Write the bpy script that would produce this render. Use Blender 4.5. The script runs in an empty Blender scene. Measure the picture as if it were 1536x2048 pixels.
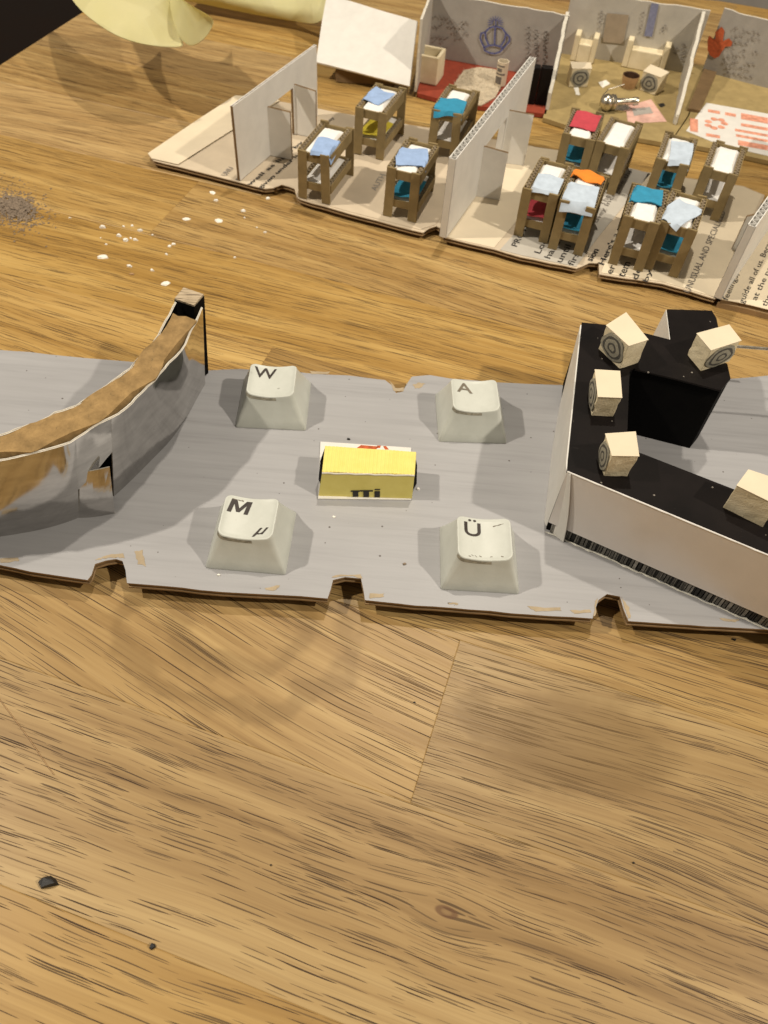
import bpy, bmesh, math, random
from mathutils import Vector, Matrix
random.seed(7)
SC = bpy.context.scene
COL = SC.collection
SC.unit_settings.system = 'METRIC'
SC.unit_settings.scale_length = 0.01          # one unit is one centimetre
R = math.radians

# ------------------------------------------------------------------ camera
PITCH, ROLL, HEIGHT, FPX = R(52.0), R(-5.0), 15.2, 1536.0
FW = Vector((0, math.cos(PITCH), -math.sin(PITCH)))
U0 = Vector((0, math.sin(PITCH), math.cos(PITCH)))
R0 = Vector((1, 0, 0))
RT = R0 * math.cos(ROLL) - U0 * math.sin(ROLL)
UP = R0 * math.sin(ROLL) + U0 * math.cos(ROLL)
CAM = Vector((0, 0, HEIGHT))
cd = bpy.data.cameras.new('camera')
cam = bpy.data.objects.new('camera', cd)
COL.objects.link(cam)
m = Matrix((RT, UP, -FW)).transposed().to_4x4()
m.translation = CAM
cam.matrix_world = m
cd.sensor_fit = 'HORIZONTAL'
cd.sensor_width = 26.0
cd.lens = 26.0
cd.clip_start = 0.1
cd.clip_end = 1000
cd.dof.use_dof = True
cd.dof.focus_distance = 17.5
cd.dof.aperture_fstop = 0.36
SC.camera = cam

# ------------------------------------------------------------------ world and lamps
w = bpy.data.worlds.new('World')
SC.world = w
w.use_nodes = True
w.node_tree.nodes['Background'].inputs[0].default_value = (1.0, 0.86, 0.68, 1)
w.node_tree.nodes['Background'].inputs[1].default_value = 0.16


def lamp(name, loc, power, size, col=(1.0, 0.905, 0.76)):
    d = bpy.data.lights.new(name, 'POINT')
    d.energy = power
    d.color = col
    d.shadow_soft_size = size
    o = bpy.data.objects.new(name, d)
    o.location = loc
    COL.objects.link(o)


lamp('ceiling_lamp_light', (-50, 14, 60), 158000, 1.0)
lamp('ceiling_lamp_light', (50, -6, 58), 152000, 1.0)
lamp('ceiling_lamp_light', (6, 40, 66), 80000, 1.0)

SC.render.engine = 'CYCLES'
SC.cycles.max_bounces = 6
SC.cycles.diffuse_bounces = 3
SC.cycles.glossy_bounces = 3
SC.cycles.caustics_reflective = False
SC.cycles.caustics_refractive = False
SC.view_settings.view_transform = 'Standard'
SC.view_settings.look = 'None'
SC.view_settings.exposure = 0.0
SC.view_settings.gamma = 1.0


# ------------------------------------------------------------------ geometry helpers
def ray(px, py):
    return FW + RT * ((px - 768) / FPX) - UP * ((py - 1024) / FPX)


def P(px, py, z=0.0):
    """the point of the level plane at height z seen at this place of the photograph"""
    d = ray(px, py)
    return CAM + d * ((z - CAM.z) / d.z)


def PW(px, py, p0, n):
    """the point of a standing plane (through p0, normal n)"""
    d = ray(px, py)
    return CAM + d * ((Vector(p0) - CAM).dot(n) / d.dot(n))


class MB:
    def __init__(s):
        s.v, s.f, s.m = [], [], []

    def add(s, vs, fs, mi=0):
        o = len(s.v)
        s.v += [tuple(p) for p in vs]
        s.f += [tuple(i + o for i in f) for f in fs]
        s.m += [mi] * len(fs)

    def quad(s, a, b, c, d, mi=0):
        s.add([a, b, c, d], [(0, 1, 2, 3)], mi)

    def box(s, c, sx, sy, sz, ax=None, mi=0):
        """box centred at c; ax = (x axis, y axis, z axis)"""
        c = Vector(c)
        X, Y, Z = ax if ax else (Vector((1, 0, 0)), Vector((0, 1, 0)), Vector((0, 0, 1)))
        p = [c + X * (i * sx / 2) + Y * (j * sy / 2) + Z * (k * sz / 2) for k in (-1, 1) for j in (-1, 1) for i in (-1, 1)]
        s.add(p, [(0, 2, 3, 1), (4, 5, 7, 6), (0, 1, 5, 4), (2, 6, 7, 3), (0, 4, 6, 2), (1, 3, 7, 5)], mi)

    def prism(s, pts, z0, z1, mi=0, ms=None):
        """level polygon pulled up from z0 to z1 (pts counter-clockwise from above)"""
        n = len(pts)
        a = sum(pts[i][0] * pts[(i + 1) % n][1] - pts[(i + 1) % n][0] * pts[i][1] for i in range(n))
        if a < 0:
            pts = pts[::-1]
        lo = [(p[0], p[1], z0) for p in pts]
        hi = [(p[0], p[1], z1) for p in pts]
        s.add(hi, [tuple(range(n))], mi)
        s.add(lo, [tuple(range(n))[::-1]], mi if ms is None else ms)
        s.add(lo + hi, [(i, (i + 1) % n, n + (i + 1) % n, n + i) for i in range(n)], mi if ms is None else ms)

    def grid(s, rows, mi=0, close=False):
        nr, nc = len(rows), len(rows[0])
        vs = [p for r in rows for p in r]
        fs = []
        for i in range(nr - 1):
            for j in range(nc if close else nc - 1):
                k = (j + 1) % nc
                fs.append((i * nc + j, i * nc + k, (i + 1) * nc + k, (i + 1) * nc + j))
        s.add(vs, fs, mi)

    def tube(s, pts, rad, n=8, mi=0, cap=True):
        pts = [Vector(p) for p in pts]
        rows = []
        for i, p in enumerate(pts):
            t = (pts[min(i + 1, len(pts) - 1)] - pts[max(i - 1, 0)]).normalized()
            a = t.orthogonal().normalized() if abs(t.z) > .9 else t.cross(Vector((0, 0, 1))).normalized()
            b = t.cross(a)
            r = rad[i] if isinstance(rad, (list, tuple)) else rad
            rows.append([p + a * (r * math.cos(k * 2 * math.pi / n)) + b * (r * math.sin(k * 2 * math.pi / n)) for k in range(n)])
        s.grid(rows, mi, True)
        if cap:
            s.add(rows[0], [tuple(range(n))[::-1]], mi)
            s.add(rows[-1], [tuple(range(n))], mi)

    def sheet(s, rows, t, mi=0, me=None):
        """a bent sheet (grid of points) of thickness t"""
        nr, nc = len(rows), len(rows[0])
        rows = [[Vector(p) for p in r] for r in rows]
        nrm = []
        for i in range(nr):
            nr_ = []
            for j in range(nc):
                du = rows[i][min(j + 1, nc - 1)] - rows[i][max(j - 1, 0)]
                dv = rows[min(i + 1, nr - 1)][j] - rows[max(i - 1, 0)][j]
                nr_.append(du.cross(dv).normalized())
            nrm.append(nr_)
        bk = [[rows[i][j] - nrm[i][j] * t for j in range(nc)] for i in range(nr)]
        o = len(s.v)
        s.grid(rows, mi)
        n1 = nr * nc
        s.add([p for r in bk for p in r], [tuple(reversed(f)) for f in [(i * nc + j, i * nc + j + 1, (i + 1) * nc + j + 1, (i + 1) * nc + j) for i in range(nr - 1) for j in range(nc - 1)]], mi)
        loop = [j for j in range(nc)] + [i * nc + nc - 1 for i in range(1, nr)] + [(nr - 1) * nc + j for j in range(nc - 2, -1, -1)] + [i * nc for i in range(nr - 2, 0, -1)]
        L = len(loop)
        k = mi if me is None else me
        for q in range(L):
            a, b = loop[q], loop[(q + 1) % L]
            s.f.append((o + b, o + a, o + n1 + a, o + n1 + b))
            s.m.append(k)

    def build(s, name, mat, parent=None, smooth=False, bevel=0, local=False):
        me = bpy.data.meshes.new(name)
        me.from_pydata(s.v, [], s.f)
        mats = mat if isinstance(mat, (list, tuple)) else [mat]
        for q in mats:
            me.materials.append(q)
        if len(mats) > 1:
            me.polygons.foreach_set('material_index', s.m)
        if smooth:
            me.polygons.foreach_set('use_smooth', [True] * len(me.polygons))
        me.update()
        if smooth:
            me.set_sharp_from_angle(angle=R(38))
        o = bpy.data.objects.new(name, me)
        COL.objects.link(o)
        if parent:
            o.parent = parent
            if not local:
                o.matrix_parent_inverse = parent_inv(parent)
        if bevel:
            b = o.modifiers.new('bevel', 'BEVEL')
            b.width = bevel
            b.segments = 2
            b.limit_method = 'ANGLE'
            b.angle_limit = R(40)
        return o


def parent_inv(p):
    return world_of(p).inverted()


def world_of(o):
    mm = o.matrix_basis.copy()
    if o.parent:
        mm = world_of(o.parent) @ o.matrix_parent_inverse @ mm
    return mm


def thing(name, label, cat, loc=(0, 0, 0), rz=0, group=None):
    o = bpy.data.objects.new(name, None)
    COL.objects.link(o)
    o.location = loc
    o.rotation_euler = (0, 0, rz)
    o.empty_display_size = 0.3
    return tag(o, label, cat, group)


def tag(o, label, cat, group=None, kind=None):
    o['label'] = label
    if cat:
        o['category'] = cat
    if group:
        o['group'] = group
    if kind:
        o['kind'] = kind
    return o


def text_mesh(body, shear=0, bold=0, res=3):
    c = bpy.data.curves.new('lettering', 'FONT')
    c.body = body
    c.size = 1
    c.shear = shear
    c.offset = bold
    c.resolution_u = res
    o = bpy.data.objects.new('lettering', c)
    COL.objects.link(o)
    bpy.context.view_layer.update()
    me = bpy.data.meshes.new_from_object(o.evaluated_get(bpy.context.evaluated_depsgraph_get()))
    bpy.data.objects.remove(o)
    bpy.data.curves.remove(c)
    xs = [v.co.x for v in me.vertices]
    ys = [v.co.y for v in me.vertices]
    vs = [(v.co.x - min(xs), v.co.y - min(ys)) for v in me.vertices]
    fs = [tuple(p.vertices) for p in me.polygons]
    bpy.data.meshes.remove(me)
    return vs, fs, max(xs) - min(xs), max(ys) - min(ys)


def print_line(body, a, b, z, mat, parent, hgt=None, bold=0.0, name='printed_line'):
    """lettering lying on a level sheet, its baseline from a to b"""
    vs, fs, w_, h_ = text_mesh(body, 0, bold, 2)
    a, b = Vector((a[0], a[1], 0)), Vector((b[0], b[1], 0))
    e = b - a
    L = e.length
    e.normalize()
    u = Vector((-e.y, e.x, 0))
    sx = L / w_
    sy = sx if hgt is None else hgt / h_
    q = MB()
    q.add([a + e * (x * sx) + u * (y * sy) + Vector((0, 0, z)) for x, y in vs], fs)
    o = q.build(name, mat, parent)
    o['kind'] = 'stuff'
    return o


# ------------------------------------------------------------------ materials
class NT:
    def __init__(s, name):
        s.mat = bpy.data.materials.new(name)
        s.mat.use_nodes = True
        s.t = s.mat.node_tree
        s.b = s.t.nodes['Principled BSDF']

    def n(s, ty, **k):
        x = s.t.nodes.new(ty)
        for a, b in k.items():
            setattr(x, a, b)
        return x

    def l(s, a, b):
        s.t.links.new(a, b)

    def val(s, sock, v):
        if hasattr(v, 'is_output'):
            s.l(v, sock)
        else:
            sock.default_value = v

    def math(s, op, a, b=0.0, c=None, clamp=False):
        x = s.n('ShaderNodeMath', operation=op, use_clamp=clamp)
        s.val(x.inputs[0], a)
        s.val(x.inputs[1], b)
        if c is not None:
            s.val(x.inputs[2], c)
        return x.outputs[0]

    def mix(s, f, a, b, mode='MIX'):
        x = s.n('ShaderNodeMix', data_type='RGBA', blend_type=mode)
        s.val(x.inputs[0], f)
        s.val(x.inputs[6], a)
        s.val(x.inputs[7], b)
        return x.outputs[2]

    def noise(s, vec, scale=1.0, detail=4, rough=.55, dist=0.0, out=0):
        x = s.n('ShaderNodeTexNoise')
        s.l(vec, x.inputs['Vector'])
        x.inputs['Scale'].default_value = scale
        x.inputs['Detail'].default_value = detail
        x.inputs['Roughness'].default_value = rough
        x.inputs['Distortion'].default_value = dist
        return x.outputs[out]

    def ramp(s, f, *st):
        x = s.n('ShaderNodeValToRGB')
        s.l(f, x.inputs[0])
        e = x.color_ramp.elements
        while len(e) < len(st):
            e.new(.5)
        for q, (p, c) in zip(e, st):
            q.position = p
            q.color = c if len(c) == 4 else (*c, 1)
        return x.outputs[0]

    def step(s, f, a, b):
        x = s.n('ShaderNodeMapRange', interpolation_type='SMOOTHSTEP')
        s.val(x.inputs[0], f)
        s.val(x.inputs[1], a)
        s.val(x.inputs[2], b)
        return x.outputs[0]

    def scale(s, vec, v, off=None):
        x = s.n('ShaderNodeMapping')
        s.l(vec, x.inputs[0])
        x.inputs['Scale'].default_value = v
        if off:
            x.inputs['Location'].default_value = off
        return x.outputs[0]

    def obj(s):
        return s.n('ShaderNodeTexCoord').outputs['Object']

    def pos(s):
        return s.n('ShaderNodeNewGeometry').outputs['Position']

    def bump(s, h, strength=.3, dist=.02):
        x = s.n('ShaderNodeBump')
        s.l(h, x.inputs['Height'])
        x.inputs['Strength'].default_value = strength
        x.inputs['Distance'].default_value = dist
        s.l(x.outputs[0], s.b.inputs['Normal'])

    def set(s, **k):
        for a, v in k.items():
            s.val(s.b.inputs[a.replace('_', ' ')], v)


def c4(c):
    return (*c, 1)


def plain(name, col, rough=.7, var=.12, sc=3.0, bump=.15, fine=40.0, spec=.3, metal=0.0, dist=.01, dirt=0.0, dirtcol=(.1, .08, .05)):
    """a matte surface with uneven tone and fine relief"""
    k = NT(name)
    v = k.pos()
    a = k.noise(v, sc, 5, .6)
    b = k.noise(v, fine, 3, .6)
    dk = tuple(c * (1 - var) for c in col)
    lt = tuple(min(1, c * (1 + var)) for c in col)
    c = k.ramp(a, (.3, dk), (.7, lt))
    c = k.mix(k.math('MULTIPLY', k.step(b, .5, .75), var), c, c4(dk))
    if dirt:
        d = k.step(k.noise(v, sc * 2.7, 6, .7, 1.0), .58, .72)
        c = k.mix(k.math('MULTIPLY', d, dirt), c, c4(dirtcol))
    k.set(Base_Color=c, Roughness=k.math('ADD', k.math('MULTIPLY', a, .2), rough - .1), Metallic=metal)
    k.b.inputs['Specular IOR Level'].default_value = spec
    if bump:
        k.bump(k.math('ADD', k.math('MULTIPLY', b, .6), a), bump, dist)
    return k.mat


KNOT = P(893, 1824, 0)


def oak():
    k = NT('oak')
    v = k.obj()
    rnd = k.n('ShaderNodeObjectInfo').outputs['Random']
    off = k.n('ShaderNodeCombineXYZ')
    k.l(k.math('MULTIPLY', rnd, 531.0), off.inputs[0])
    k.l(k.math('MULTIPLY', rnd, 93.0), off.inputs[1])
    k.l(k.math('MULTIPLY', rnd, 37.0), off.inputs[2])
    ad = k.n('ShaderNodeVectorMath', operation='ADD')
    k.l(v, ad.inputs[0])
    k.l(off.outputs[0], ad.inputs[1])
    p = ad.outputs[0]
    # knot: the fibres part round it
    kd = k.n('ShaderNodeVectorMath', operation='SUBTRACT')
    k.l(k.pos(), kd.inputs[0])
    kd.inputs[1].default_value = KNOT
    rot = k.n('ShaderNodeVectorRotate', rotation_type='Z_AXIS')
    k.l(kd.outputs[0], rot.inputs['Vector'])
    rot.inputs['Angle'].default_value = -GRAIN
    ks = k.n('ShaderNodeSeparateXYZ')
    k.l(rot.outputs[0], ks.inputs[0])
    kx, ky = ks.outputs[0], ks.outputs[1]
    kr2 = k.math('ADD', k.math('MULTIPLY', k.math('MULTIPLY', kx, kx), .45), k.math('MULTIPLY', k.math('MULTIPLY', ky, ky), 2.2))
    fall = k.math('POWER', 2.718, k.math('MULTIPLY', kr2, -2.5))
    sep = k.n('ShaderNodeSeparateXYZ')
    k.l(p, sep.inputs[0])
    x, y, z = sep.outputs
    # fibre angle, pore length and tone (set on each board)
    oc = k.n('ShaderNodeSeparateColor')
    k.l(k.n('ShaderNodeObjectInfo').outputs['Color'], oc.inputs[0])
    shear, plen, ptone = oc.outputs
    wv = k.noise(k.scale(p, (.07, .20, 1)), 1.0, 1, .5)
    wv2 = k.noise(k.scale(p, (.45, .8, 1)), 1.0, 1, .5)
    y2 = k.math('ADD', y, k.math('MULTIPLY', k.math('SUBTRACT', wv, .5), 1.3))
    y2 = k.math('ADD', y2, k.math('MULTIPLY', k.math('SUBTRACT', wv2, .5), .10))
    y2 = k.math('ADD', y2, k.math('MULTIPLY', x, k.math('SUBTRACT', shear, .5)))
    y2 = k.math('SUBTRACT', y2, k.math('MULTIPLY', k.math('MULTIPLY', ky, fall), .75))
    q = k.n('ShaderNodeCombineXYZ')
    k.l(x, q.inputs[0])
    k.l(y2, q.inputs[1])
    k.l(z, q.inputs[2])
    g = q.outputs[0]
    band = k.noise(k.scale(g, (.045, 1.7, .3)), 1.0, 4, .68)
    fib = k.noise(k.scale(g, (.20, 24, 1)), 1.0, 3, .65)
    tone = k.noise(k.scale(p, (.16, .40, 1)), 1.0, 2, .5)
    col = k.ramp(band, (.28, (.195, .109, .030)), (.43, (.297, .181, .060)), (.57, (.373, .241, .088)), (.74, (.465, .322, .130)))
    col = k.mix(k.math('MULTIPLY', k.step(fib, .45, .72), .34), col, (.20, .112, .034, 1))
    col = k.mix(k.math('MULTIPLY', k.step(tone, .45, .75), .35), col, (.25, .145, .045, 1))
    hsv = k.n('ShaderNodeHueSaturation')
    k.l(col, hsv.inputs['Color'])
    k.l(k.math('ADD', k.math('MULTIPLY', ptone, .50), .75), hsv.inputs['Value'])
    k.l(k.math('ADD', k.math('MULTIPLY', rnd, .14), .93), hsv.inputs['Saturation'])
    col = hsv.outputs[0]

    # pores: short thin dark dashes along the fibre
    def pores(sx, sy, keep, seed, lim=.42):
        vo = k.n('ShaderNodeTexVoronoi', voronoi_dimensions='2D', feature='F1')
        cb = k.n('ShaderNodeCombineXYZ')
        k.l(k.math('MULTIPLY', x, k.math('MULTIPLY', plen, sx)), cb.inputs[0])
        k.l(k.math('ADD', k.math('MULTIPLY', y2, sy), seed), cb.inputs[1])
        k.l(cb.outputs[0], vo.inputs['Vector'])
        vo.inputs['Scale'].default_value = 1
        s3 = k.n('ShaderNodeSeparateColor')
        k.l(vo.outputs['Color'], s3.inputs[0])
        r = k.math('MULTIPLY', k.math('ADD', k.math('MULTIPLY', s3.outputs[0], .5), .5), lim)
        d = k.math('SUBTRACT', 1.0, k.step(vo.outputs['Distance'], k.math('MULTIPLY', r, .84), r))
        kp = k.math('LESS_THAN', s3.outputs[1], keep)
        return k.math('MULTIPLY', k.math('MULTIPLY', d, kp), k.math('ADD', k.math('MULTIPLY', s3.outputs[2], .45), .55))
    clus = k.step(k.noise(k.scale(g, (.10, 1.0, 1)), 1.0, 2, .6), .34, .66)
    p1 = pores(.66, 34.0, k.math('ADD', k.math('MULTIPLY', clus, .16), .25), 3.1, .49)
    p2 = pores(1.05, 47.0, k.math('ADD', k.math('MULTIPLY', clus, .16), .10), 40.3)
    mm = k.math('MAXIMUM', p1, k.math('MULTIPLY', p2, .75))
    col = k.mix(mm, col, (.040, .019, .006, 1))
    # knot
    kk = k.math('SUBTRACT', 1.0, k.step(kr2, .009, .028))
    kk = k.math('MULTIPLY', kk, k.math('ADD', k.step(kr2, .0, .012), .45), clamp=True)
    col = k.mix(k.math('MULTIPLY', kk, .75), col, (.11, .048, .018, 1))
    # soft darker patches and rings at set spots on the wood
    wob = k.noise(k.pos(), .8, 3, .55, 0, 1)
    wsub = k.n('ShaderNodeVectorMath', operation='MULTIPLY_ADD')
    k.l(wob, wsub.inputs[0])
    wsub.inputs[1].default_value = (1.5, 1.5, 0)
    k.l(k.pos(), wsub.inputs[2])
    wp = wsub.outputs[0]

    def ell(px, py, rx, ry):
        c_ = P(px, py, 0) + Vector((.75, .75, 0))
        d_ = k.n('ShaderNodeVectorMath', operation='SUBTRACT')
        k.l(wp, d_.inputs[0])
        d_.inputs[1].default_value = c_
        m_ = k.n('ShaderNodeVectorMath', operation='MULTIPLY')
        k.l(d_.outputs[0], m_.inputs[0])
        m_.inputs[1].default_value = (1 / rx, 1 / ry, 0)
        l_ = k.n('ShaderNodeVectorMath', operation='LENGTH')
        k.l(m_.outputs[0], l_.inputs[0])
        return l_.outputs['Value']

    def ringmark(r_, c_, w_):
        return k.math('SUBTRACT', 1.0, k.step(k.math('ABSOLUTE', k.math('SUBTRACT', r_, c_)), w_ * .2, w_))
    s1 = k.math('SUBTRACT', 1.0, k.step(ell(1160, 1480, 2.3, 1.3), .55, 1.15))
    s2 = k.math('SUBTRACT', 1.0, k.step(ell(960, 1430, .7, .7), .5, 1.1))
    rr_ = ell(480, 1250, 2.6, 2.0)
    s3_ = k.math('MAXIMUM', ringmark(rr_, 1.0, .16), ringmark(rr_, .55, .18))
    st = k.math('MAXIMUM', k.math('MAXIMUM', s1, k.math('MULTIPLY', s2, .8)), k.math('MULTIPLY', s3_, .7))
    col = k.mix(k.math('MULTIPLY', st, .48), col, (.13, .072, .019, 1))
    k.set(Base_Color=col, Roughness=k.math('ADD', k.math('MULTIPLY', mm, .25), k.math('ADD', k.math('MULTIPLY', fib, .20), .32)))
    k.b.inputs['Specular IOR Level'].default_value = .35
    return k.mat


GRAIN = R(-14.4)


def grey_paint():
    k = NT('grey_paint')
    v = k.pos()
    st = k.noise(k.scale(v, (.25, 5.0, 1)), 1.0, 5, .65)
    bl = k.noise(v, .35, 3, .5)
    f = k.noise(v, 25, 3, .6)
    col = k.ramp(st, (.25, (.29, .287, .294)), (.5, (.345, .342, .35)), (.75, (.375, .372, .38)))
    col = k.mix(k.math('MULTIPLY', k.step(bl, .4, .65), .25), col, (.30, .296, .302, 1))
    line = k.step(k.noise(k.scale(v, (.16, 9.0, 1)), 1.0, 4, .7), .66, .74)
    col = k.mix(k.math('MULTIPLY', line, .35), col, (.20, .185, .17, 1))
    sp = k.n('ShaderNodeTexVoronoi', voronoi_dimensions='2D')
    k.l(v, sp.inputs['Vector'])
    sp.inputs['Scale'].default_value = 1.6
    s3 = k.n('ShaderNodeSeparateColor')
    k.l(sp.outputs['Color'], s3.inputs[0])
    spk = k.math('LESS_THAN', sp.outputs['Distance'], k.math('MULTIPLY', k.math('POWER', s3.outputs[0], 5.0), .045))
    col = k.mix(k.math('MULTIPLY', spk, .8), col, (.06, .045, .035, 1))
    k.set(Base_Color=col, Roughness=k.math('ADD', k.math('MULTIPLY', st, .2), .33))
    k.b.inputs['Specular IOR Level'].default_value = .4
    k.bump(k.math('ADD', st, k.math('MULTIPLY', f, .25)), .22, .02)
    return k.mat


def keycap_plastic():
    k = NT('keycap_plastic')
    v = k.obj()
    a = k.noise(v, 2.0, 4, .6)
    f = k.noise(v, 60, 2, .5)
    col = k.ramp(a, (.3, (.52, .535, .485)), (.7, (.585, .60, .55)))
    d = k.step(k.noise(v, 3.4, 6, .75, .8), .60, .74)
    col = k.mix(k.math('MULTIPLY', d, .16), col, (.20, .17, .11, 1))
    k.set(Base_Color=col, Roughness=k.math('ADD', k.math('MULTIPLY', a, .2), .30))
    k.b.inputs['Specular IOR Level'].default_value = .4
    k.bump(f, .12, .006)
    return k.mat


def mirror_card():
    k = NT('mirror_card')
    v = k.pos()
    a = k.noise(v, .9, 2, .4)
    b = k.noise(k.scale(v, (1, 1, 3)), 1.6, 4, .6)
    col = k.ramp(b, (.3, (.46, .45, .435)), (.7, (.60, .585, .565)))
    k.set(Base_Color=col, Metallic=1.0, Roughness=k.math('ADD', k.math('MULTIPLY', b, .10), .05))
    k.bump(a, .13, .10)
    return k.mat


def foam():
    k = NT('cream_foam')
    v = k.pos()
    a = k.noise(v, 22, 4, .7)
    b = k.noise(v, 2.5, 3, .5)
    col = k.ramp(b, (.3, (.70, .60, .40)), (.7, (.80, .70, .50)))
    k.set(Base_Color=col, Roughness=.9)
    k.b.inputs['Specular IOR Level'].default_value = .1
    k.bump(a, .6, .03)
    return k.mat


def kraft(name, col=(.34, .225, .115)):
    k = NT(name)
    v = k.pos()
    a = k.noise(v, 1.8, 5, .6)
    f = k.noise(k.scale(v, (30, 30, 30)), 1.0, 4, .7)
    c = k.ramp(a, (.3, tuple(q * .82 for q in col)), (.7, tuple(q * 1.12 for q in col)))
    c = k.mix(k.math('MULTIPLY', k.step(f, .48, .72), .35), c, c4(tuple(q * .6 for q in col)))
    k.set(Base_Color=c, Roughness=.85)
    k.b.inputs['Specular IOR Level'].default_value = .15
    k.bump(f, .3, .015)
    return k.mat


def yellow_card():
    k = NT('yellow_card')
    v = k.obj()
    a = k.noise(v, 3, 4, .6)
    c = k.ramp(a, (.3, (.76, .65, .17)), (.7, (.82, .71, .21)))
    k.set(Base_Color=c, Roughness=.5)
    k.bump(a, .1, .02)
    return k.mat


def post_grain():
    k = NT('pale_wood_end')
    v = k.obj()
    a = k.noise(k.scale(v, (2.0, 26, 2)), 1.0, 4, .6)
    c = k.ramp(a, (.36, (.10, .07, .045)), (.5, (.42, .33, .22)), (.75, (.56, .46, .33)))
    k.set(Base_Color=c, Roughness=.8)
    k.bump(a, .4, .02)
    return k.mat


def black_card():
    k = NT('black_card')
    v = k.pos()
    a = k.noise(v, 1.3, 4, .6)
    col = k.ramp(a, (.3, (.0045, .0032, .003)), (.7, (.0085, .006, .0055)))
    sc = k.step(k.noise(k.scale(v, (1.2, 5, 2)), 1.6, 5, .75, 1.5), .66, .76)
    col = k.mix(k.math('MULTIPLY', sc, .35), col, (.05, .043, .04, 1))
    vo = k.n('ShaderNodeTexVoronoi')
    k.l(v, vo.inputs['Vector'])
    vo.inputs['Scale'].default_value = 4.5
    s3 = k.n('ShaderNodeSeparateColor')
    k.l(vo.outputs['Color'], s3.inputs[0])
    sp = k.math('LESS_THAN', vo.outputs['Distance'], k.math('MULTIPLY', k.math('POWER', s3.outputs[0], 7.0), .13))
    col = k.mix(k.math('MULTIPLY', sp, .7), col, (.30, .27, .23, 1))
    k.set(Base_Color=col, Roughness=k.math('ADD', k.math('MULTIPLY', a, .25), .42))
    k.b.inputs['Specular IOR Level'].default_value = .14
    k.bump(a, .15, .03)
    return k.mat


M = dict(
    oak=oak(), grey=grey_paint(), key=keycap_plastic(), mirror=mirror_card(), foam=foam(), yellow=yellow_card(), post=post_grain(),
    kraft=kraft('kraft_cardboard'), bare=kraft('bare_torn_card', (.40, .32, .215)), core=plain('fibrous_brown_card', (.30, .195, .085), .9, .28, 3.5, .7, 16, .1, dist=.03, dirt=.6), kraftd=kraft('brown_cardboard_edge', (.20, .13, .065)), olive=kraft('olive_kraft_card', (.36, .27, .12)),
    bedcard=kraft('bed_cardboard', (.255, .19, .092)),
    white=plain('white_card', (.70, .68, .64), .65, .05, 2, .12),
    liner=plain('card_liner', (.62, .58, .50), .8, .1, 5, .2),
    page=plain('aged_book_page', (.58, .485, .36), .8, .08, .9, .12),
    page2=plain('cream_book_page', (.70, .605, .45), .8, .06, .7, .12),
    newsprint=plain('grey_newsprint', (.37, .345, .31), .8, .1, 1.2, .25),
    newsprint2=plain('pale_newsprint', (.47, .44, .385), .8, .08, 1.2, .25),
    ink=plain('black_ink', (.035, .032, .03), .6, .1, 8, 0),
    fadedink=plain('faded_ink', (.17, .15, .13), .8, .3, 8, 0),
    greyink=plain('grey_ink', (.30, .27, .24), .8, .2, 8, 0),
    grime=plain('grey_grime', (.30, .28, .22), .7, .5, 9, 0),
    legend=plain('legend_ink', (.045, .036, .032), .5, .2, 8, 0),
    legendworn=plain('worn_legend_ink', (.17, .145, .11), .5, .2, 8, 0),
    blueink=plain('blue_ink', (.12, .13, .30), .8, .2, 8, 0),
    tanpaper=plain('tan_paper', (.36, .29, .21), .8, .1, 3, .1),
    paleblueink=plain('pale_blue_ink', (.23, .24, .36), .8, .2, 8, 0),
    redink=plain('red_ink', (.46, .10, .035), .8, .3, 9, 0),
    orangeink=plain('orange_print', (.68, .30, .20), .8, .35, 5, 0),
    pinkpaper=plain('pink_printed_paper', (.66, .40, .33), .8, .25, 2.5, .15),
    black=black_card(),
    blackm=plain('flute_shade_black', (.004, .0037, .0035), .8, .3, 3, .15, spec=.08),
    satin=plain('silver_white_card', (.76, .72, .69), .33, .05, .6, .05, spec=.6, metal=.12),
    whitepaint=plain('white_painted_card', (.66, .64, .60), .5, .06, 1.5, .2),
    sheet=plain('white_tissue', (.82, .80, .77), .9, .05, 6, .4, 14),
    paleblue=plain('pale_blue_tissue', (.50, .58, .68), .9, .10, 4, .4, 14),
    blue=plain('light_blue_tissue', (.30, .42, .66), .9, .10, 4, .4, 14),
    teal=plain('turquoise_tissue', (.035, .26, .42), .9, .12, 4, .4, 14),
    red=plain('red_tissue', (.50, .06, .08), .9, .12, 4, .4, 14),
    orange=plain('orange_tissue', (.80, .24, .03), .9, .12, 4, .4, 14),
    lemon=plain('yellow_tissue', (.70, .58, .06), .9, .12, 4, .4, 14),
    felt=plain('red_felt', (.26, .045, .022), .95, .15, 4, .5, 18),
    fur=plain('cream_fur', (.52, .44, .32), .95, .2, 6, .8, 20),
    metal=plain('dull_silver', (.62, .57, .48), .28, .25, 7, .2, metal=1.0),
    cork=plain('dark_brown_lining', (.06, .028, .014), .6, .3, 5, .2),
    tan=plain('tan_rim', (.42, .26, .13), .7, .15, 5, .2),
    ring=plain('grey_ring_foam', (.30, .28, .22), .9, .2, 14, .4),
    ringd=plain('dark_grey_ring', (.085, .08, .07), .9, .25, 14, .3),
    floor=plain('dark_floor', (.028, .011, .004), .55, .4, .06, .1),
    crumb=plain('white_crumb', (.80, .77, .70), .8, .1, 9, .3),
    dust=plain('grey_dust', (.25, .195, .145), .9, .3, 12, .4),
    char=plain('black_flake', (.018, .018, .018), .5, .4, 9, .5),
    cloth=plain('blue_grey_cloth', (.20, .20, .20), .9, .08, .8, .2),
    glue=plain('clear_glue', (.72, .70, .62), .15, .1, 5, .3, spec=.8),
)


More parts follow.
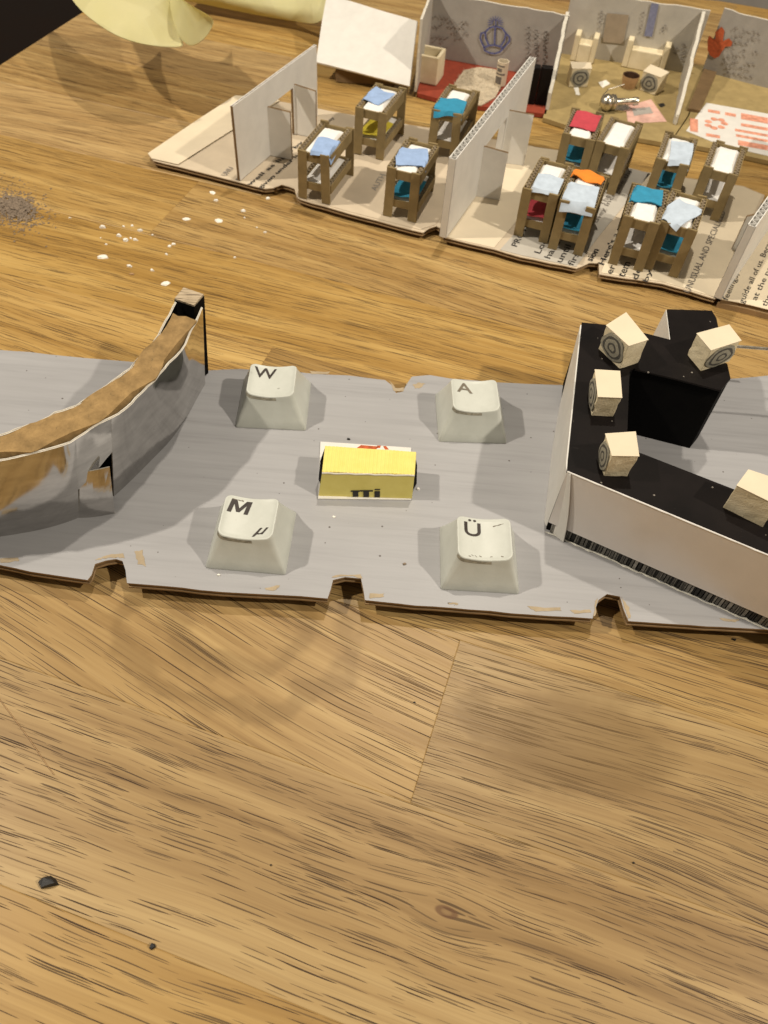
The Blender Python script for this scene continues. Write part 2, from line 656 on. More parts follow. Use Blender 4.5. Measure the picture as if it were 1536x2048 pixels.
def sticky():
    k = NT('yellow_note_paper')
    v = k.pos()
    a = k.noise(v, .6, 3, .5)
    c = k.ramp(a, (.3, (.82, .80, .44)), (.7, (.86, .84, .52)))
    k.set(Base_Color=c, Roughness=.7)
    fc_ = k.n('ShaderNodeTexVoronoi', feature='F1')
    k.l(v, fc_.inputs['Vector'])
    fc_.inputs['Scale'].default_value = .55
    k.bump(k.math('ADD', fc_.outputs['Distance'], k.math('MULTIPLY', a, .5)), .5, .5)
    tr = k.n('ShaderNodeBsdfTranslucent')
    tr.inputs[0].default_value = (.70, .60, .22, 1)
    mx = k.n('ShaderNodeMixShader')
    mx.inputs[0].default_value = .45
    k.l(k.b.outputs[0], mx.inputs[1])
    k.l(tr.outputs[0], mx.inputs[2])
    k.l(mx.outputs[0], k.t.nodes['Material Output'].inputs[0])
    return k.mat


M['sticky'] = sticky()

# ------------------------------------------------------------------ the table and the floor
EU = Vector((math.cos(GRAIN), math.sin(GRAIN), 0))
EV = Vector((-EU.y, EU.x, 0))
TO = P(0, 130, 0)
top = bpy.data.objects.new('tabletop', None)
COL.objects.link(top)
top.location = TO
top.rotation_euler = (0, 0, GRAIN)
tag(top, 'oak table top of glued staves with open dark pores', None, kind='structure')
VB = [-39.09 + 3.78 * i for i in range(21)]
cuts = {4: [26.0, 50.0], 6: [18.2, 41.0], 3: [33.5], 2: [14.0, 41.0], 5: [8.0, 36.5], 7: [27.5], 8: [12.0, 33.0]}
for i in range(20):
    v0, v1 = VB[i], VB[i + 1]
    cs = cuts.get(i) or [random.uniform(8, 22), random.uniform(30, 44)]
    us = [0] + cs + [62]
    for u0, u1 in zip(us[:-1], us[1:]):
        c = .012
        L, W = u1 - u0, v1 - v0
        q = MB()
        lo = [(0, 0, -3.5), (L, 0, -3.5), (L, W, -3.5), (0, W, -3.5)]
        md = [(0, 0, -.010), (L, 0, -.010), (L, W, -.010), (0, W, -.010)]
        hi = [(c, c, 0), (L - c, c, 0), (L - c, W - c, 0), (c, W - c, 0)]
        q.add(lo + md + hi, [(3, 2, 1, 0)] + [(j, (j + 1) % 4, 4 + (j + 1) % 4, 4 + j) for j in range(4)] + [(4 + j, 4 + (j + 1) % 4, 8 + (j + 1) % 4, 8 + j) for j in range(4)] + [(8, 9, 10, 11)])
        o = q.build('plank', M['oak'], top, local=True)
        o.location = (u0, v0, 0)
        # fibre angle, pore length, tone; back rows paler, lamp falloff and sheen painted in
        key = (i, us.index(u0))
        fix = {(4, 0): (.66, .60, .70), (4, 1): (.50, .8, .36), (3, 0): (.50, 1.15, .55), (2, 1): (.48, 1.0, .80), (5, 1): (.47, .8, .50), (5, 2): (.53, .8, .45), (6, 0): (.52, .9, 1.05), (6, 1): (.55, .9, .72), (7, 0): (.48, 1.0, .95), (8, 0): (.51, 1.0, .9)}
        a_, b_, c_ = fix.get(key, (random.uniform(.42, .58), random.uniform(.8, 1.25), random.uniform(.45, .85) + (.30 if i > 5 else 0)))
        o.color = (a_, b_, c_, 1)
q = MB()
q.quad((-260, -150, -72), (200, -150, -72), (200, 260, -72), (-260, 260, -72))
tag(q.build('floor', M['floor']), 'dark floor far below the table edge', None, kind='structure')

# ------------------------------------------------------------------ the grey board
ZB = 0.54
OUT = [(-330, 1075), (-150, 1108), (0, 1130), (60, 1143), (120, 1152), (175, 1160), (183, 1150), (190, 1128), (212, 1121), (232, 1118), (245, 1122), (251, 1140), (254, 1166),
       (330, 1172), (400, 1180), (520, 1188), (600, 1192), (655, 1197), (661, 1180), (666, 1160), (690, 1154), (722, 1157), (727, 1180), (730, 1200),
       (830, 1211), (940, 1219), (1060, 1229), (1185, 1237), (1190, 1220), (1197, 1200), (1214, 1188), (1240, 1193), (1247, 1218), (1257, 1242), (1380, 1250), (1536, 1259), (1700, 1270), (1900, 1285),
       (2000, 900), (1800, 760), (1536, 751), (1470, 757), (1300, 768), (1140, 770), (1060, 768), (1000, 765), (900, 757), (860, 750), (824, 753), (812, 770), (806, 783), (792, 786), (783, 770), (770, 760),
       (700, 751), (622, 747), (560, 741), (480, 738), (415, 741), (330, 730), (245, 722), (170, 716), (130, 712), (60, 704), (0, 700), (-180, 684), (-380, 670)]
pts = []
n = len(OUT)
for i in range(n):
    a, b = P(*OUT[i], ZB), P(*OUT[(i + 1) % n], ZB)
    k = max(1, int((b - a).length / .35))
    for j in range(k):
        p = a.lerp(b, j / k)
        jt = .012 if j else .0
        pts.append((p.x + random.uniform(-jt, jt), p.y + random.uniform(-jt, jt)))
board = thing('painted_base_board', 'grey painted cardboard base with notched edges, carrying the keycaps', 'board', P(768, 950, 0))
q = MB()
q.prism(pts, ZB - .045, ZB, 0, 1)
q.build('painted_sheet', [M['grey'], M['kraft']], board)
cx = sum(p[0] for p in pts) / len(pts)
cy = sum(p[1] for p in pts) / len(pts)


def inset(ps, d):
    r = []
    k = len(ps)
    for i in range(k):
        a, b = Vector(ps[i - 1]), Vector(ps[(i + 1) % k])
        t = (b - a).normalized()
        r.append((ps[i][0] - t.y * d, ps[i][1] + t.x * d))
    return r


q = MB()
q.prism(inset(pts, .03), ZB - .16, ZB - .046, 0)
q.build('corrugated_core', M['kraftd'], board)
q = MB()
q.prism(inset(pts, .005), ZB - .20, ZB - .161, 0)
q.build('bottom_liner', M['kraft'], board)
q = MB()
q.box((-.5, 13.6, .17), 20, 2.6, .332)
q.build('packing_strip', M['kraftd'], board)


def patch(px, mat, parent, z, name, jit=.03, sub=5):
    """a torn flat scrap with an uneven outline"""
    ps = [P(x, y, z) for x, y in px]
    out = []
    for i in range(len(ps)):
        for j in range(sub):
            p = ps[i].lerp(ps[(i + 1) % len(ps)], j / sub)
            out.append((p.x + random.uniform(-jit, jit), p.y + random.uniform(-jit, jit)))
    q = MB()
    q.prism(out, z, z + .006)
    return q.build(name, mat, parent)


for px in ([(778, 760), (788, 782), (806, 782), (815, 765), (808, 776), (790, 776)], [(270, 1104), (285, 1100), (292, 1132), (276, 1128)],
           [(190, 1120), (214, 1110), (246, 1106), (250, 1117), (232, 1115), (210, 1117)], [(664, 1155), (668, 1150), (722, 1150), (724, 1156), (700, 1152)],
           [(1056, 1213), (1120, 1216), (1122, 1222), (1070, 1222)], [(1140, 1222), (1180, 1219), (1182, 1224), (1150, 1227)], [(1186, 1232), (1190, 1205), (1194, 1196), (1190, 1232)],
           [(1242, 1192), (1258, 1215), (1262, 1236), (1256, 1238), (1250, 1216)], [(0, 1118), (36, 1115), (38, 1122), (0, 1126)], [(738, 1186), (768, 1188), (766, 1194), (740, 1197)],
           [(895, 1205), (915, 1205), (916, 1209), (898, 1210)], [(620, 742), (660, 744), (655, 749), (622, 748)], [(530, 1176), (560, 1170), (552, 1180), (535, 1181)], [(1440, 1236), (1480, 1240), (1470, 1244), (1445, 1242)],
           [(826, 770), (838, 765), (850, 768), (840, 776), (830, 777)]):
    patch(px, M['bare'], board, ZB + .001, 'worn_patch', .018, 4)

# ------------------------------------------------------------------ keycaps
def rrect(w_, d_, r, n=5):
    o = []
    for cx_, cy_, a0 in ((w_ / 2 - r, d_ / 2 - r, 0), (-w_ / 2 + r, d_ / 2 - r, 90), (-w_ / 2 + r, -d_ / 2 + r, 180), (w_ / 2 - r, -d_ / 2 + r, 270)):
        for i in range(n + 1):
            a = R(a0 + 90 * i / n)
            o.append((cx_ + r * math.cos(a), cy_ + r * math.sin(a)))
        # points along the straight side
        nx = {0: (-w_ / 2 + r, d_ / 2), 90: (-w_ / 2, -d_ / 2 + r), 180: (w_ / 2 - r, -d_ / 2), 270: (w_ / 2, d_ / 2 - r)}[a0]
        lx, ly = o[-1]
        for j in range(1, 6):
            o.append((lx + (nx[0] - lx) * j / 6, ly + (nx[1] - ly) * j / 6))
    return o


def keycap(fl, fr, label, legends, h=.96, tw=1.20, td=1.12, back=-.03, grime=((23, 31),)):
    a, b = P(*fl, ZB), P(*fr, ZB)
    e = (b - a).normalized()
    W = (b - a).length
    nrm = Vector((-e.y, e.x, 0))
    c = (a + b) / 2 + nrm * (W / 2)
    k = thing('keycap', label, 'keycap', (c.x, c.y, ZB + .001), math.atan2(e.y, e.x), 'keycaps on the grey board')
    dish, tilt = .11, .03

    def zt(x, y):
        return h - dish * (1 - (x / (tw / 2)) ** 2) + tilt * (y / td)
    q = MB()
    base = rrect(W, W * .99, .07)
    topo = rrect(tw, td, .16)
    rows = [[(x, y, 0) for x, y in base], [(x, y, .05) for x, y in base]]
    for t in (.25, .5, .75, .93):
        s_ = t ** .92
        r_ = []
        for (bx, by), (tx, ty) in zip(base, topo):
            ty += back
            z1 = zt(tx, ty - back) - .05
            r_.append((bx + (tx * 1.02 - bx) * s_, by + ((ty - back) * 1.02 + back - by) * s_, .05 + (z1 - .05) * t))
        rows.append(r_)
    for f, dz in ((1.02, -.028), (1.005, -.008), (.985, 0), (.955, .0), (.92, -.010), (.8, -.012), (.55, -.014), (.28, -.015), (.05, -.015)):
        rows.append([(x * f, y * f + back, zt(x * f, y * f) + dz) for x, y in topo])
    q.grid(rows, 0, True)
    q.add(rows[-1], [tuple(range(len(topo)))])
    q.build('cap_shell', M['key'], k, smooth=True, local=True)
    L_ = len(topo)
    for g0, g1 in grime:
        q = MB()
        q.grid([[(lambda p: (p[0] * 1.004, p[1] * 1.004 - .002, p[2]))(rows[r_][(g0 + j) % L_]) for j in range(g1 - g0 + 1)] for r_ in (5, 6)])
        q.build('grime_line', M['grime'], k, local=True)
    for body, lx, ly, lw, lh, sh, mat in legends:
        if body == 'M':
            vs = [(0, 0), (0, 1), (.27, 1), (.5, .40), (.73, 1), (1, 1), (1, 0), (.80, 0), (.80, .68), (.58, .10), (.42, .10), (.20, .68), (.20, 0)]
            vs = [(x + y * sh, y) for x, y in vs]
            fs, w_, h_ = [tuple(range(13))[::-1]], 1 + sh, 1
        else:
            vs, fs, w_, h_ = text_mesh(body, sh, .012, 6)
        q = MB()
        q.add([(lx + x / w_ * lw, ly + back + y / h_ * lh, zt(lx + x / w_ * lw, ly + y / h_ * lh) - .006) for x, y in vs], fs)
        q.build('legend', M[mat], k, local=True)
    return k


kW = keycap((470, 855), (612, 862), 'pale keycap lettered W, beside the end of the curved silver wall', [('W', -.50, .10, .58, .37, 0, 'legend')])
kA = keycap((877, 884), (1013, 888), 'pale keycap lettered A, next to the black angular building', [('A', -.46, .10, .42, .36, 0, 'legendworn')])
kM = keycap((411, 1137), (571, 1151), 'pale keycap lettered M with a small mu sign', [('M', -.52, .10, .52, .36, .12, 'legend'), ('µ', .14, -.48, .34, .24, .5, 'legend')])
kU = keycap((881, 1180), (1038, 1189), 'scuffed pale keycap lettered U with umlaut dots, near the front edge', [('Ü', -.44, .06, .38, .46, 0, 'legend')])


def scuff(k, pts_, wd, mat='legendworn', h=.96, dish=.11, tw=1.20, td=1.12, back=-.03):
    q = MB()
    for i in range(len(pts_) - 1):
        (x0, y0), (x1, y1) = pts_[i], pts_[i + 1]
        nx, ny = -(y1 - y0), (x1 - x0)
        L = math.hypot(nx, ny) or 1
        w0 = wd * random.uniform(.4, 1)
        ps = []
        for (x, y, sg) in ((x0, y0, -1), (x1, y1, -1), (x1, y1, 1), (x0, y0, 1)):
            X, Y = x + sg * nx / L * w0, y + sg * ny / L * w0
            ps.append((X, Y + back, h - dish * (1 - (X / (tw / 2)) ** 2) + .03 * Y / td - .0075))
        q.add(ps, [(0, 1, 2, 3)])
    q.build('scuff_mark', M[mat], k, local=True)


scuff(kU, [(.22, .36), (.28, .38), (.34, .39), (.40, .41), (.46, .42)], .014)
for x in (-.36, -.30, -.22, -.12, .12, .36):
    scuff(kU, [(x, -.47 + random.uniform(-.03, .03)), (x + .05, -.48 + random.uniform(-.03, .03))], .012)
for x in (-.46, -.40, -.33, -.26):
    scuff(kM, [(x, .47), (x + .06, .465 + random.uniform(-.01, .01))], .018)
scuff(kW, [(.16, -.25), (.22, -.235)], .012)

# ------------------------------------------------------------------ the yellow folded box
YZ = ZB + .78
ybox = thing('yellow_card_box', 'small yellow folded card box with ribbed top and cut-off black lettering', 'box', P(733, 990, ZB))
bl, br = P(634, 1001, ZB), P(824, 1003, ZB)
e = (br - bl).normalized()
nn = Vector((-e.y, e.x, 0))
BW = (br - bl).length
tfl, tfr = P(644, 947, YZ), P(829, 952, YZ)
tbl, tbr = P(650, 892, YZ), P(832, 904, YZ)
q = MB()
bs = [P(636, 999, ZB), P(822, 1001, ZB), P(822, 897, ZB), P(641, 885, ZB)]
q.prism([(p.x, p.y) for p in bs], ZB + .002, ZB + .035)
q.build('white_backing_card', M['white'], ybox)
zz = Vector((0, 0, 1))


def bent(a, b, k, amp):
    return [a.lerp(b, i / k) + zz * (amp * math.sin(i * 2.1) * (0 if i in (0, k) else 1)) for i in range(k + 1)]


bfl, bfr = P(637, 992, ZB + .03), P(824, 997, ZB + .03)
q = MB()
rows = [bent(bfl, bfr, 12, .004), bent(bfl.lerp(tfl, .5), bfr.lerp(tfr, .5), 12, .004), bent(tfl, tfr, 12, .012)]
q.sheet(rows, .03)
q.build('front_panel', M['yellow'], ybox)
q = MB()
tf2, tr2 = tfl + nn * .035 + zz * .02, tfr + nn * .035 + zz * .02


def ribs(a, b, k=120, amp=.007):
    return [a.lerp(b, i / k) + zz * (amp * math.sin(i * 2 * math.pi / 5) + .01 * math.sin(i * .09)) for i in range(k + 1)]


q.sheet([ribs(tf2, tr2), ribs(tf2.lerp(tbl, .5), tr2.lerp(tbr, .5)), ribs(tbl, tbr)], .03)
q.build('ribbed_top_panel', M['yellow'], ybox)
q = MB()
q.tube(bent(tfl + zz * .012, tfr + zz * .012, 14, .012), .022, 6)
q.build('worn_fold', M['liner'], ybox)
bbl, bbr = Vector((tbl.x, tbl.y, ZB + .03)), Vector((tbr.x, tbr.y, ZB + .03))
q = MB()
q.sheet([bent(bbl, bbr, 4, 0), bent(tbl - zz * .03, tbr - zz * .03, 4, 0)], .03)
q.build('back_panel', M['yellow'], ybox)
for (a, b, s_) in ((tfl, tbl, 1), (tfr, tbr, -1)):
    q = MB()
    a0 = Vector((a.x, a.y, ZB + .04)) + e * (.06 * s_)
    b0 = Vector((b.x, b.y, ZB + .04)) + e * (.06 * s_)
    a1, b1 = a - zz * .05 + e * (.03 * s_), b - zz * .05 + e * (.03 * s_)
    q.sheet([[a0, a0.lerp(b0, .5) - e * (.16 * s_), b0], [a1, a1.lerp(b1, .5) - e * (.08 * s_), b1]], .03)
    q.build('end_panel', M['blackm'], ybox)
# cut-off lettering, red print
fn = (bfr - bfl).cross(tfl - bfl).normalized()
if fn.y > 0:
    fn = -fn


def on_front(x, y):
    """x,y in the zoomed crop of the front panel"""
    px, py = 580 + x / 4.518, 860 + y / 4.518
    return PW(px, py, bfl, fn) + fn * .012


q = MB()
for x0, y0, x1, y1 in ((550, 543, 632, 556), (568, 556, 618, 600), (640, 541, 750, 554), (664, 554, 714, 602), (766, 530, 815, 540), (764, 549, 813, 605), (630, 541, 642, 552)):
    q.quad(on_front(x0, y1), on_front(x1, y1), on_front(x1, y0), on_front(x0, y0))
q.build('cut_off_lettering', M['ink'], ybox)
q = MB()
zr = ZB + .037
for poly in ([(722, 890), (758, 893), (752, 899), (712, 897)], [(754, 891), (762, 891), (760, 896), (753, 896)], [(766, 892), (772, 892), (778, 899), (770, 899)]):
    q.add([P(x, y, zr) for x, y in poly], [(0, 1, 2, 3)])
q.build('red_print', M['redink'], ybox)

# ------------------------------------------------------------------ the curved silver wall
def resample(px, k):
    """smooth curve through pixel points -> k+1 evenly spread points"""
    P4 = [px[0]] + list(px) + [px[-1]]
    out = []
    for i in range(1, len(P4) - 2):
        p0, p1, p2, p3 = P4[i - 1], P4[i], P4[i + 1], P4[i + 2]
        for j in range(12):
            t = j / 12
            out.append(tuple(.5 * (2 * p1[a] + (p2[a] - p0[a]) * t + (2 * p0[a] - 5 * p1[a] + 4 * p2[a] - p3[a]) * t * t + (3 * p1[a] - p0[a] - 3 * p2[a] + p3[a]) * t ** 3) for a in (0, 1)))
    out.append(px[-1])
    L = [0]
    for a, b in zip(out[:-1], out[1:]):
        L.append(L[-1] + math.dist(a, b))
    res = []
    for i in range(k + 1):
        s_ = L[-1] * i / k
        j = max(x for x in range(len(L)) if L[x] <= s_ + 1e-9)
        j = min(j, len(out) - 2)
        t = (s_ - L[j]) / max(1e-9, L[j + 1] - L[j])
        res.append((out[j][0] + (out[j + 1][0] - out[j][0]) * t, out[j][1] + (out[j + 1][1] - out[j][1]) * t))
    return res


ZW = 2.98
wall = thing('curved_silver_wall', 'curved mirror-card wall with brown cardboard core and a small open door', 'wall', P(230, 985, ZB))
K = 48
topf = [P(x, y, ZW) for x, y in resample([(402, 615), (387, 650), (368, 690), (340, 724), (305, 762), (268, 800), (232, 830), (190, 850), (165, 868), (135, 886), (80, 902), (0, 920), (-110, 935), (-240, 945)], K)]
botf = [P(x, y, ZB) for x, y in resample([(408, 768), (394, 792), (372, 832), (340, 878), (300, 920), (265, 955), (232, 986), (200, 1012), (150, 1036), (85, 1056), (0, 1071), (-110, 1086), (-240, 1095)], K)]
topb = [P(x, y, ZW) for x, y in resample([(350, 604), (330, 645), (302, 688), (272, 722), (238, 752), (200, 780), (150, 810), (110, 828), (75, 842), (0, 870), (-110, 895), (-240, 915)], K)]
for i in range(K + 1):
    wob = .02 * math.sin(i * 1.3) + .012 * math.sin(i * 2.9 + 1)
    topf[i] = topf[i] + Vector((wob, wob * .6, 0))
    topb[i] = topb[i] + Vector((wob * .7, -wob * .5, .02 * math.sin(i * .9)))
botb = [botf[i] + (topb[i] - topf[i]) for i in range(K + 1)]
# door opening between two stations of the front sheet
d0 = min(range(K + 1), key=lambda i: abs(botf[i].x - P(231, 986, ZB).x) + abs(botf[i].y - P(231, 986, ZB).y))
d1 = min(range(K + 1), key=lambda i: abs(botf[i].x - P(150, 1036, ZB).x) + abs(botf[i].y - P(150, 1036, ZB).y))
DT = .60


def strip(t0, t1, i0, i1, name, mat, k=4, th=.035):
    q = MB()
    q.sheet([[botf[i].lerp(topf[i], t0 + (t1 - t0) * j / k) for i in range(i0, i1 + 1)] for j in range(k + 1)], th, 0, 1)
    return q.build(name, mat, wall, smooth=True)


MM = [M['mirror'], M['liner']]
strip(0, 1, 0, d0, 'silver_front_sheet', MM)
q = MB()
q.sheet([[botf[i].lerp(topf[i], (.60 - .22 * (i - d0) / (d1 - d0)) * (1 - j / 4) + j / 4) for i in range(d0, d1 + 1)] for j in range(5)], .035, 0, 1)
q.build('silver_door_header', MM, wall, smooth=True)
strip(0, 1, d1, K, 'silver_front_sheet', MM)
q = MB()
q.sheet([[botb[i].lerp(topb[i], j / 4) for i in range(K + 1)] for j in range(5)], .035, 0, 1)
q.build('silver_back_sheet', MM, wall, smooth=True)
q = MB()
q.tube([p + zz * .002 for p in topf], [random.uniform(.012, .024) for _ in topf], 6)
q.build('torn_paper_edge', M['liner'], wall)
q = MB()
q.tube([p + zz * .002 for p in topb], [random.uniform(.010, .020) for _ in topb], 6)
q.build('torn_paper_edge', M['liner'], wall)
q = MB()
rows = []
for t in (.07, .35, .62, .90):
    rows.append([topf[i].lerp(topb[i], t) - zz * (.22 + .03 * math.sin(i * .7 + t * 9)) for i in range(2, K + 1)])
q.sheet(rows, .3)
q.build('brown_card_core', M['core'], wall)
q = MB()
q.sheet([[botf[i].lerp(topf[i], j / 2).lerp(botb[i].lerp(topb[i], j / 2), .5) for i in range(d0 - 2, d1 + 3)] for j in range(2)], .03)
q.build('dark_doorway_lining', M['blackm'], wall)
hl, ht = P(151, 1036, ZB), None
fo = P(229, 1028, ZB)
fdir = (fo - hl)
DH = 1.32
q = MB()
hu, fu = P(150, 945, ZB + DH), P(219, 935, ZB + DH)
q.sheet([[hl.lerp(fo, j / 6).lerp(hu.lerp(fu, j / 6), i / 3) + Vector((0, -.03 * math.sin(j * .6), 0)) for j in range(7)] for i in range(4)], .035, 0, 1)
dr = q.build('open_door_flap', MM, wall)
q = MB()
a = P(252, 775, ZW - .17)
ps = [(238, 772), (250, 764), (258, 762), (262, 774), (268, 782), (256, 790), (248, 786), (232, 786)]
patch(ps, M['crumb'], wall, ZW - .16, 'torn_white_scrap', .02, 4)
q = MB()
for i in range(26):
    a = P(398 - i * 2.1 + random.uniform(-4, 4), 772 + i * 3.1 + random.uniform(-4, 4), ZB)
    r = random.uniform(.02, .06) * (1.2 if i < 14 else .6)
    q.tube([a, a + Vector((0, 0, r * .7)), a + Vector((0, 0, r))], [r, r * .8, .005], 7)
q.build('glue_bead', M['glue'], wall, smooth=True)
# the post at the end
pq = [P(348, 597, ZW + .05), P(388, 611, ZW + .05), P(408, 588, ZW + .05), P(367, 574, ZW + .05)]
pb = [P(x, y, ZB) for x, y in ((358, 744), (398, 760), (417, 746), (376, 727))]
sh = Vector((0, 0, 0))
q = MB()
q.add(pb + [p - zz * .05 for p in pq], [(0, 1, 5, 4), (1, 2, 6, 5), (2, 3, 7, 6), (3, 0, 4, 7), (4, 5, 6, 7)])
q.build('black_end_post', M['blackm'], wall)
q = MB()
cxy = sum(pq, Vector()) / 4
pin = [cxy + (p - cxy) * .97 for p in pq]
q.add([p - zz * .05 for p in pin] + pin, [(0, 1, 5, 4), (1, 2, 6, 5), (2, 3, 7, 6), (3, 0, 4, 7), (4, 5, 6, 7)])
q.build('pale_wood_post_top', M['post'], wall)

# ------------------------------------------------------------------ the black angular building
ZT = 2.68
tower = thing('black_angular_building', 'black roofed angular card building with silvery front wall, carrying foam cubes', 'model building', P(1130, 1060, ZB))
ring_px = [(1165, 645), (1135, 942), (1340, 1025), (1536, 1107), (1760, 1202), (1760, 1092), (1536, 1006), (1284, 908), (1252, 897), (1258, 741), (1268, 736), (1443, 778), (1460, 757), (1454, 728), (1341, 680), (1294, 668), (1211, 650)]
rp = [P(x, y, ZT) for x, y in ring_px]
q = MB()
q.prism([(p.x, p.y) for p in rp], ZB + .003, ZT - .06)
q.build('black_inner_walls', M['blackm'], tower)
q = MB()
q.prism([(p.x, p.y) for p in inset([(p.x, p.y, 0) for p in rp], -.015) for p in [Vector((p[0], p[1], 0))]], ZT - .059, ZT)
q.build('black_roof', M['black'], tower)
q = MB()
blk = [P(x, y, ZT) for x, y in ((1335, 618), (1343, 681), (1441, 722), (1438, 660), (1433, 636), (1424, 621))]
q.prism([(p.x, p.y) for p in blk], ZB + .003, ZT - .004)
q.build('black_rear_block', M['black'], tower)
q = MB()
a, b = blk[0], blk[1]
nl = (b - a).cross(zz).normalized()
if nl.x > 0:
    nl = -nl
q.sheet([[a + nl * (.015 + .12 * (1 - j)) - zz * (.03 + 1.9 * (1 - j)) for j in (0, 1)], [b + nl * (.015 + .12 * (1 - j)) - zz * (.03 + 1.9 * (1 - j)) for j in (0, 1)]], .02)
q.build('white_side_panel', M['whitepaint'], tower)
# raised black rib along the inner rim
q = MB()
q.tube([P(1270, 739, ZT - .02), P(1350, 758, ZT - .02), P(1440, 781, ZT - .02)], .03, 6)
q.build('rim_fold', M['black'], tower)
# front wall: from the roof edge to just above the board
fA, fB = rp[1], rp[4]
fdir = (fB - fA).normalized()
fnrm = Vector((fdir.y, -fdir.x, 0))
if fnrm.y > 0:
    fnrm = -fnrm
FLN = (fB - fA).length
q = MB()
rows = []
for t in range(5):
    z_ = ZT + .012 - (ZT - ZB - .34) * t / 4
    rows.append([Vector((fA.x, fA.y, z_)) + fdir * (FLN * j / 20) + fnrm * (.035 + .03 * t / 4) for j in range(21)])
q.sheet(rows[::-1], .03)
q.build('silvery_front_wall', M['satin'], tower)
q = MB()
rr = [fA + fdir * (FLN * j / 40) + fnrm * .04 + zz * (.014 + random.uniform(-.006, .01)) for j in range(41)]
q.tube(rr, .014, 5)
q.build('white_cut_edge', M['white'], tower)
# recessed printed skirting: narrow upright blocks
greys = [plain('skirting_grey_%d' % i, (.02 + .08 * i, .019 + .076 * i, .017 + .068 * i), .6, .5, 18, .2) for i in range(4)]
x_ = .10
while x_ < FLN - .1:
    wd = random.choice((.035, .05, .06, .08, .1))
    gi = random.choices((0, 1, 2, 3), (4, 4, 3, 1.2))[0]
    q = MB()
    q.box(fA + fdir * (x_ + wd / 2) + fnrm * (.014 + random.uniform(0, .02)) - zz * (ZT - ZB - .205), wd * .72, .05, .40, (fdir, fnrm, zz))
    q.build('skirting_block', greys[gi], tower)
    x_ += wd
q = MB()
rr = [fA + fdir * (.02 + FLN * j / 60) + fnrm * (.07 + random.uniform(-.01, .025)) - zz * (ZT - ZB - .012) for j in range(60)]
q.tube(rr, [random.uniform(.012, .03) for _ in rr], 5)
q.build('glue_bead', M['glue'], tower)
# left wall: white painted paper flaring out at the foot
la, lb = rp[0], rp[1]
q = MB()
lowp = [P(1122, 815, ZB), P(1108, 900, ZB), P(1099, 985, ZB), P(1091, 1054, ZB)]
hip = [la.lerp(lb, t) for t in (.02, .35, .7, 1.0)]
ln = (lb - la).cross(zz).normalized()
if ln.x > 0:
    ln = -ln
rows = []
for j in range(6):
    t = j / 5
    f = t ** 1.15
    row = []
    for a, b in zip(hip, lowp):
        p = a.lerp(b, f)
        p.z = ZT - .004 + (ZB + .01 - ZT) * t
        row.append(p + ln * .02)
    # round the front corner
    c0 = fA + fnrm * (.036 + .03 * t) + fdir * (.10 + .30 * t)
    c0 = Vector((c0.x, c0.y, row[-1].z))
    low = P(1130, 1084, ZB)
    c0 = c0.lerp(Vector((low.x, low.y, row[-1].z)), f * .8)
    cor = row.pop()
    p0 = row[-1].lerp(cor, .82)
    p2 = c0 + fnrm * .012
    for b_ in range(6):
        u_ = b_ / 5
        row.append(p0 * ((1 - u_) ** 2) + cor * (2 * u_ * (1 - u_)) + p2 * (u_ * u_))
    rows.append(row)
q.sheet(rows, .03)
q.build('white_flared_side', M['whitepaint'], tower, smooth=True)
q = MB()
q.tube([P(1436, 690, ZT - .35), P(1490, 694, ZT - .35), P(1540, 698, ZT - .35), P(1640, 708, ZT - .35)], .042, 8)
q.build('silver_rod', M['metal'], tower)


# foam cubes
def disc(q, c, u, v, n_, r0, r1, off, k=24, dome=0.0, mi=0):
    a, b = [], []
    for i in range(k):
        t = 2 * math.pi * i / k
        wob = 1 + .05 * math.sin(3 * t + c.x * 9) + .04 * math.sin(5 * t + c.y * 7 + r0 * 4)
        a.append(c + (u * math.cos(t) + v * math.sin(t)) * (r0 * wob) + n_ * (off + dome * (1 - r0 * r0)))
        b.append(c + (u * math.cos(t) + v * math.sin(t)) * (r1 * wob) + n_ * (off + dome * (1 - r1 * r1)))
    q.grid([a, b], mi, True)


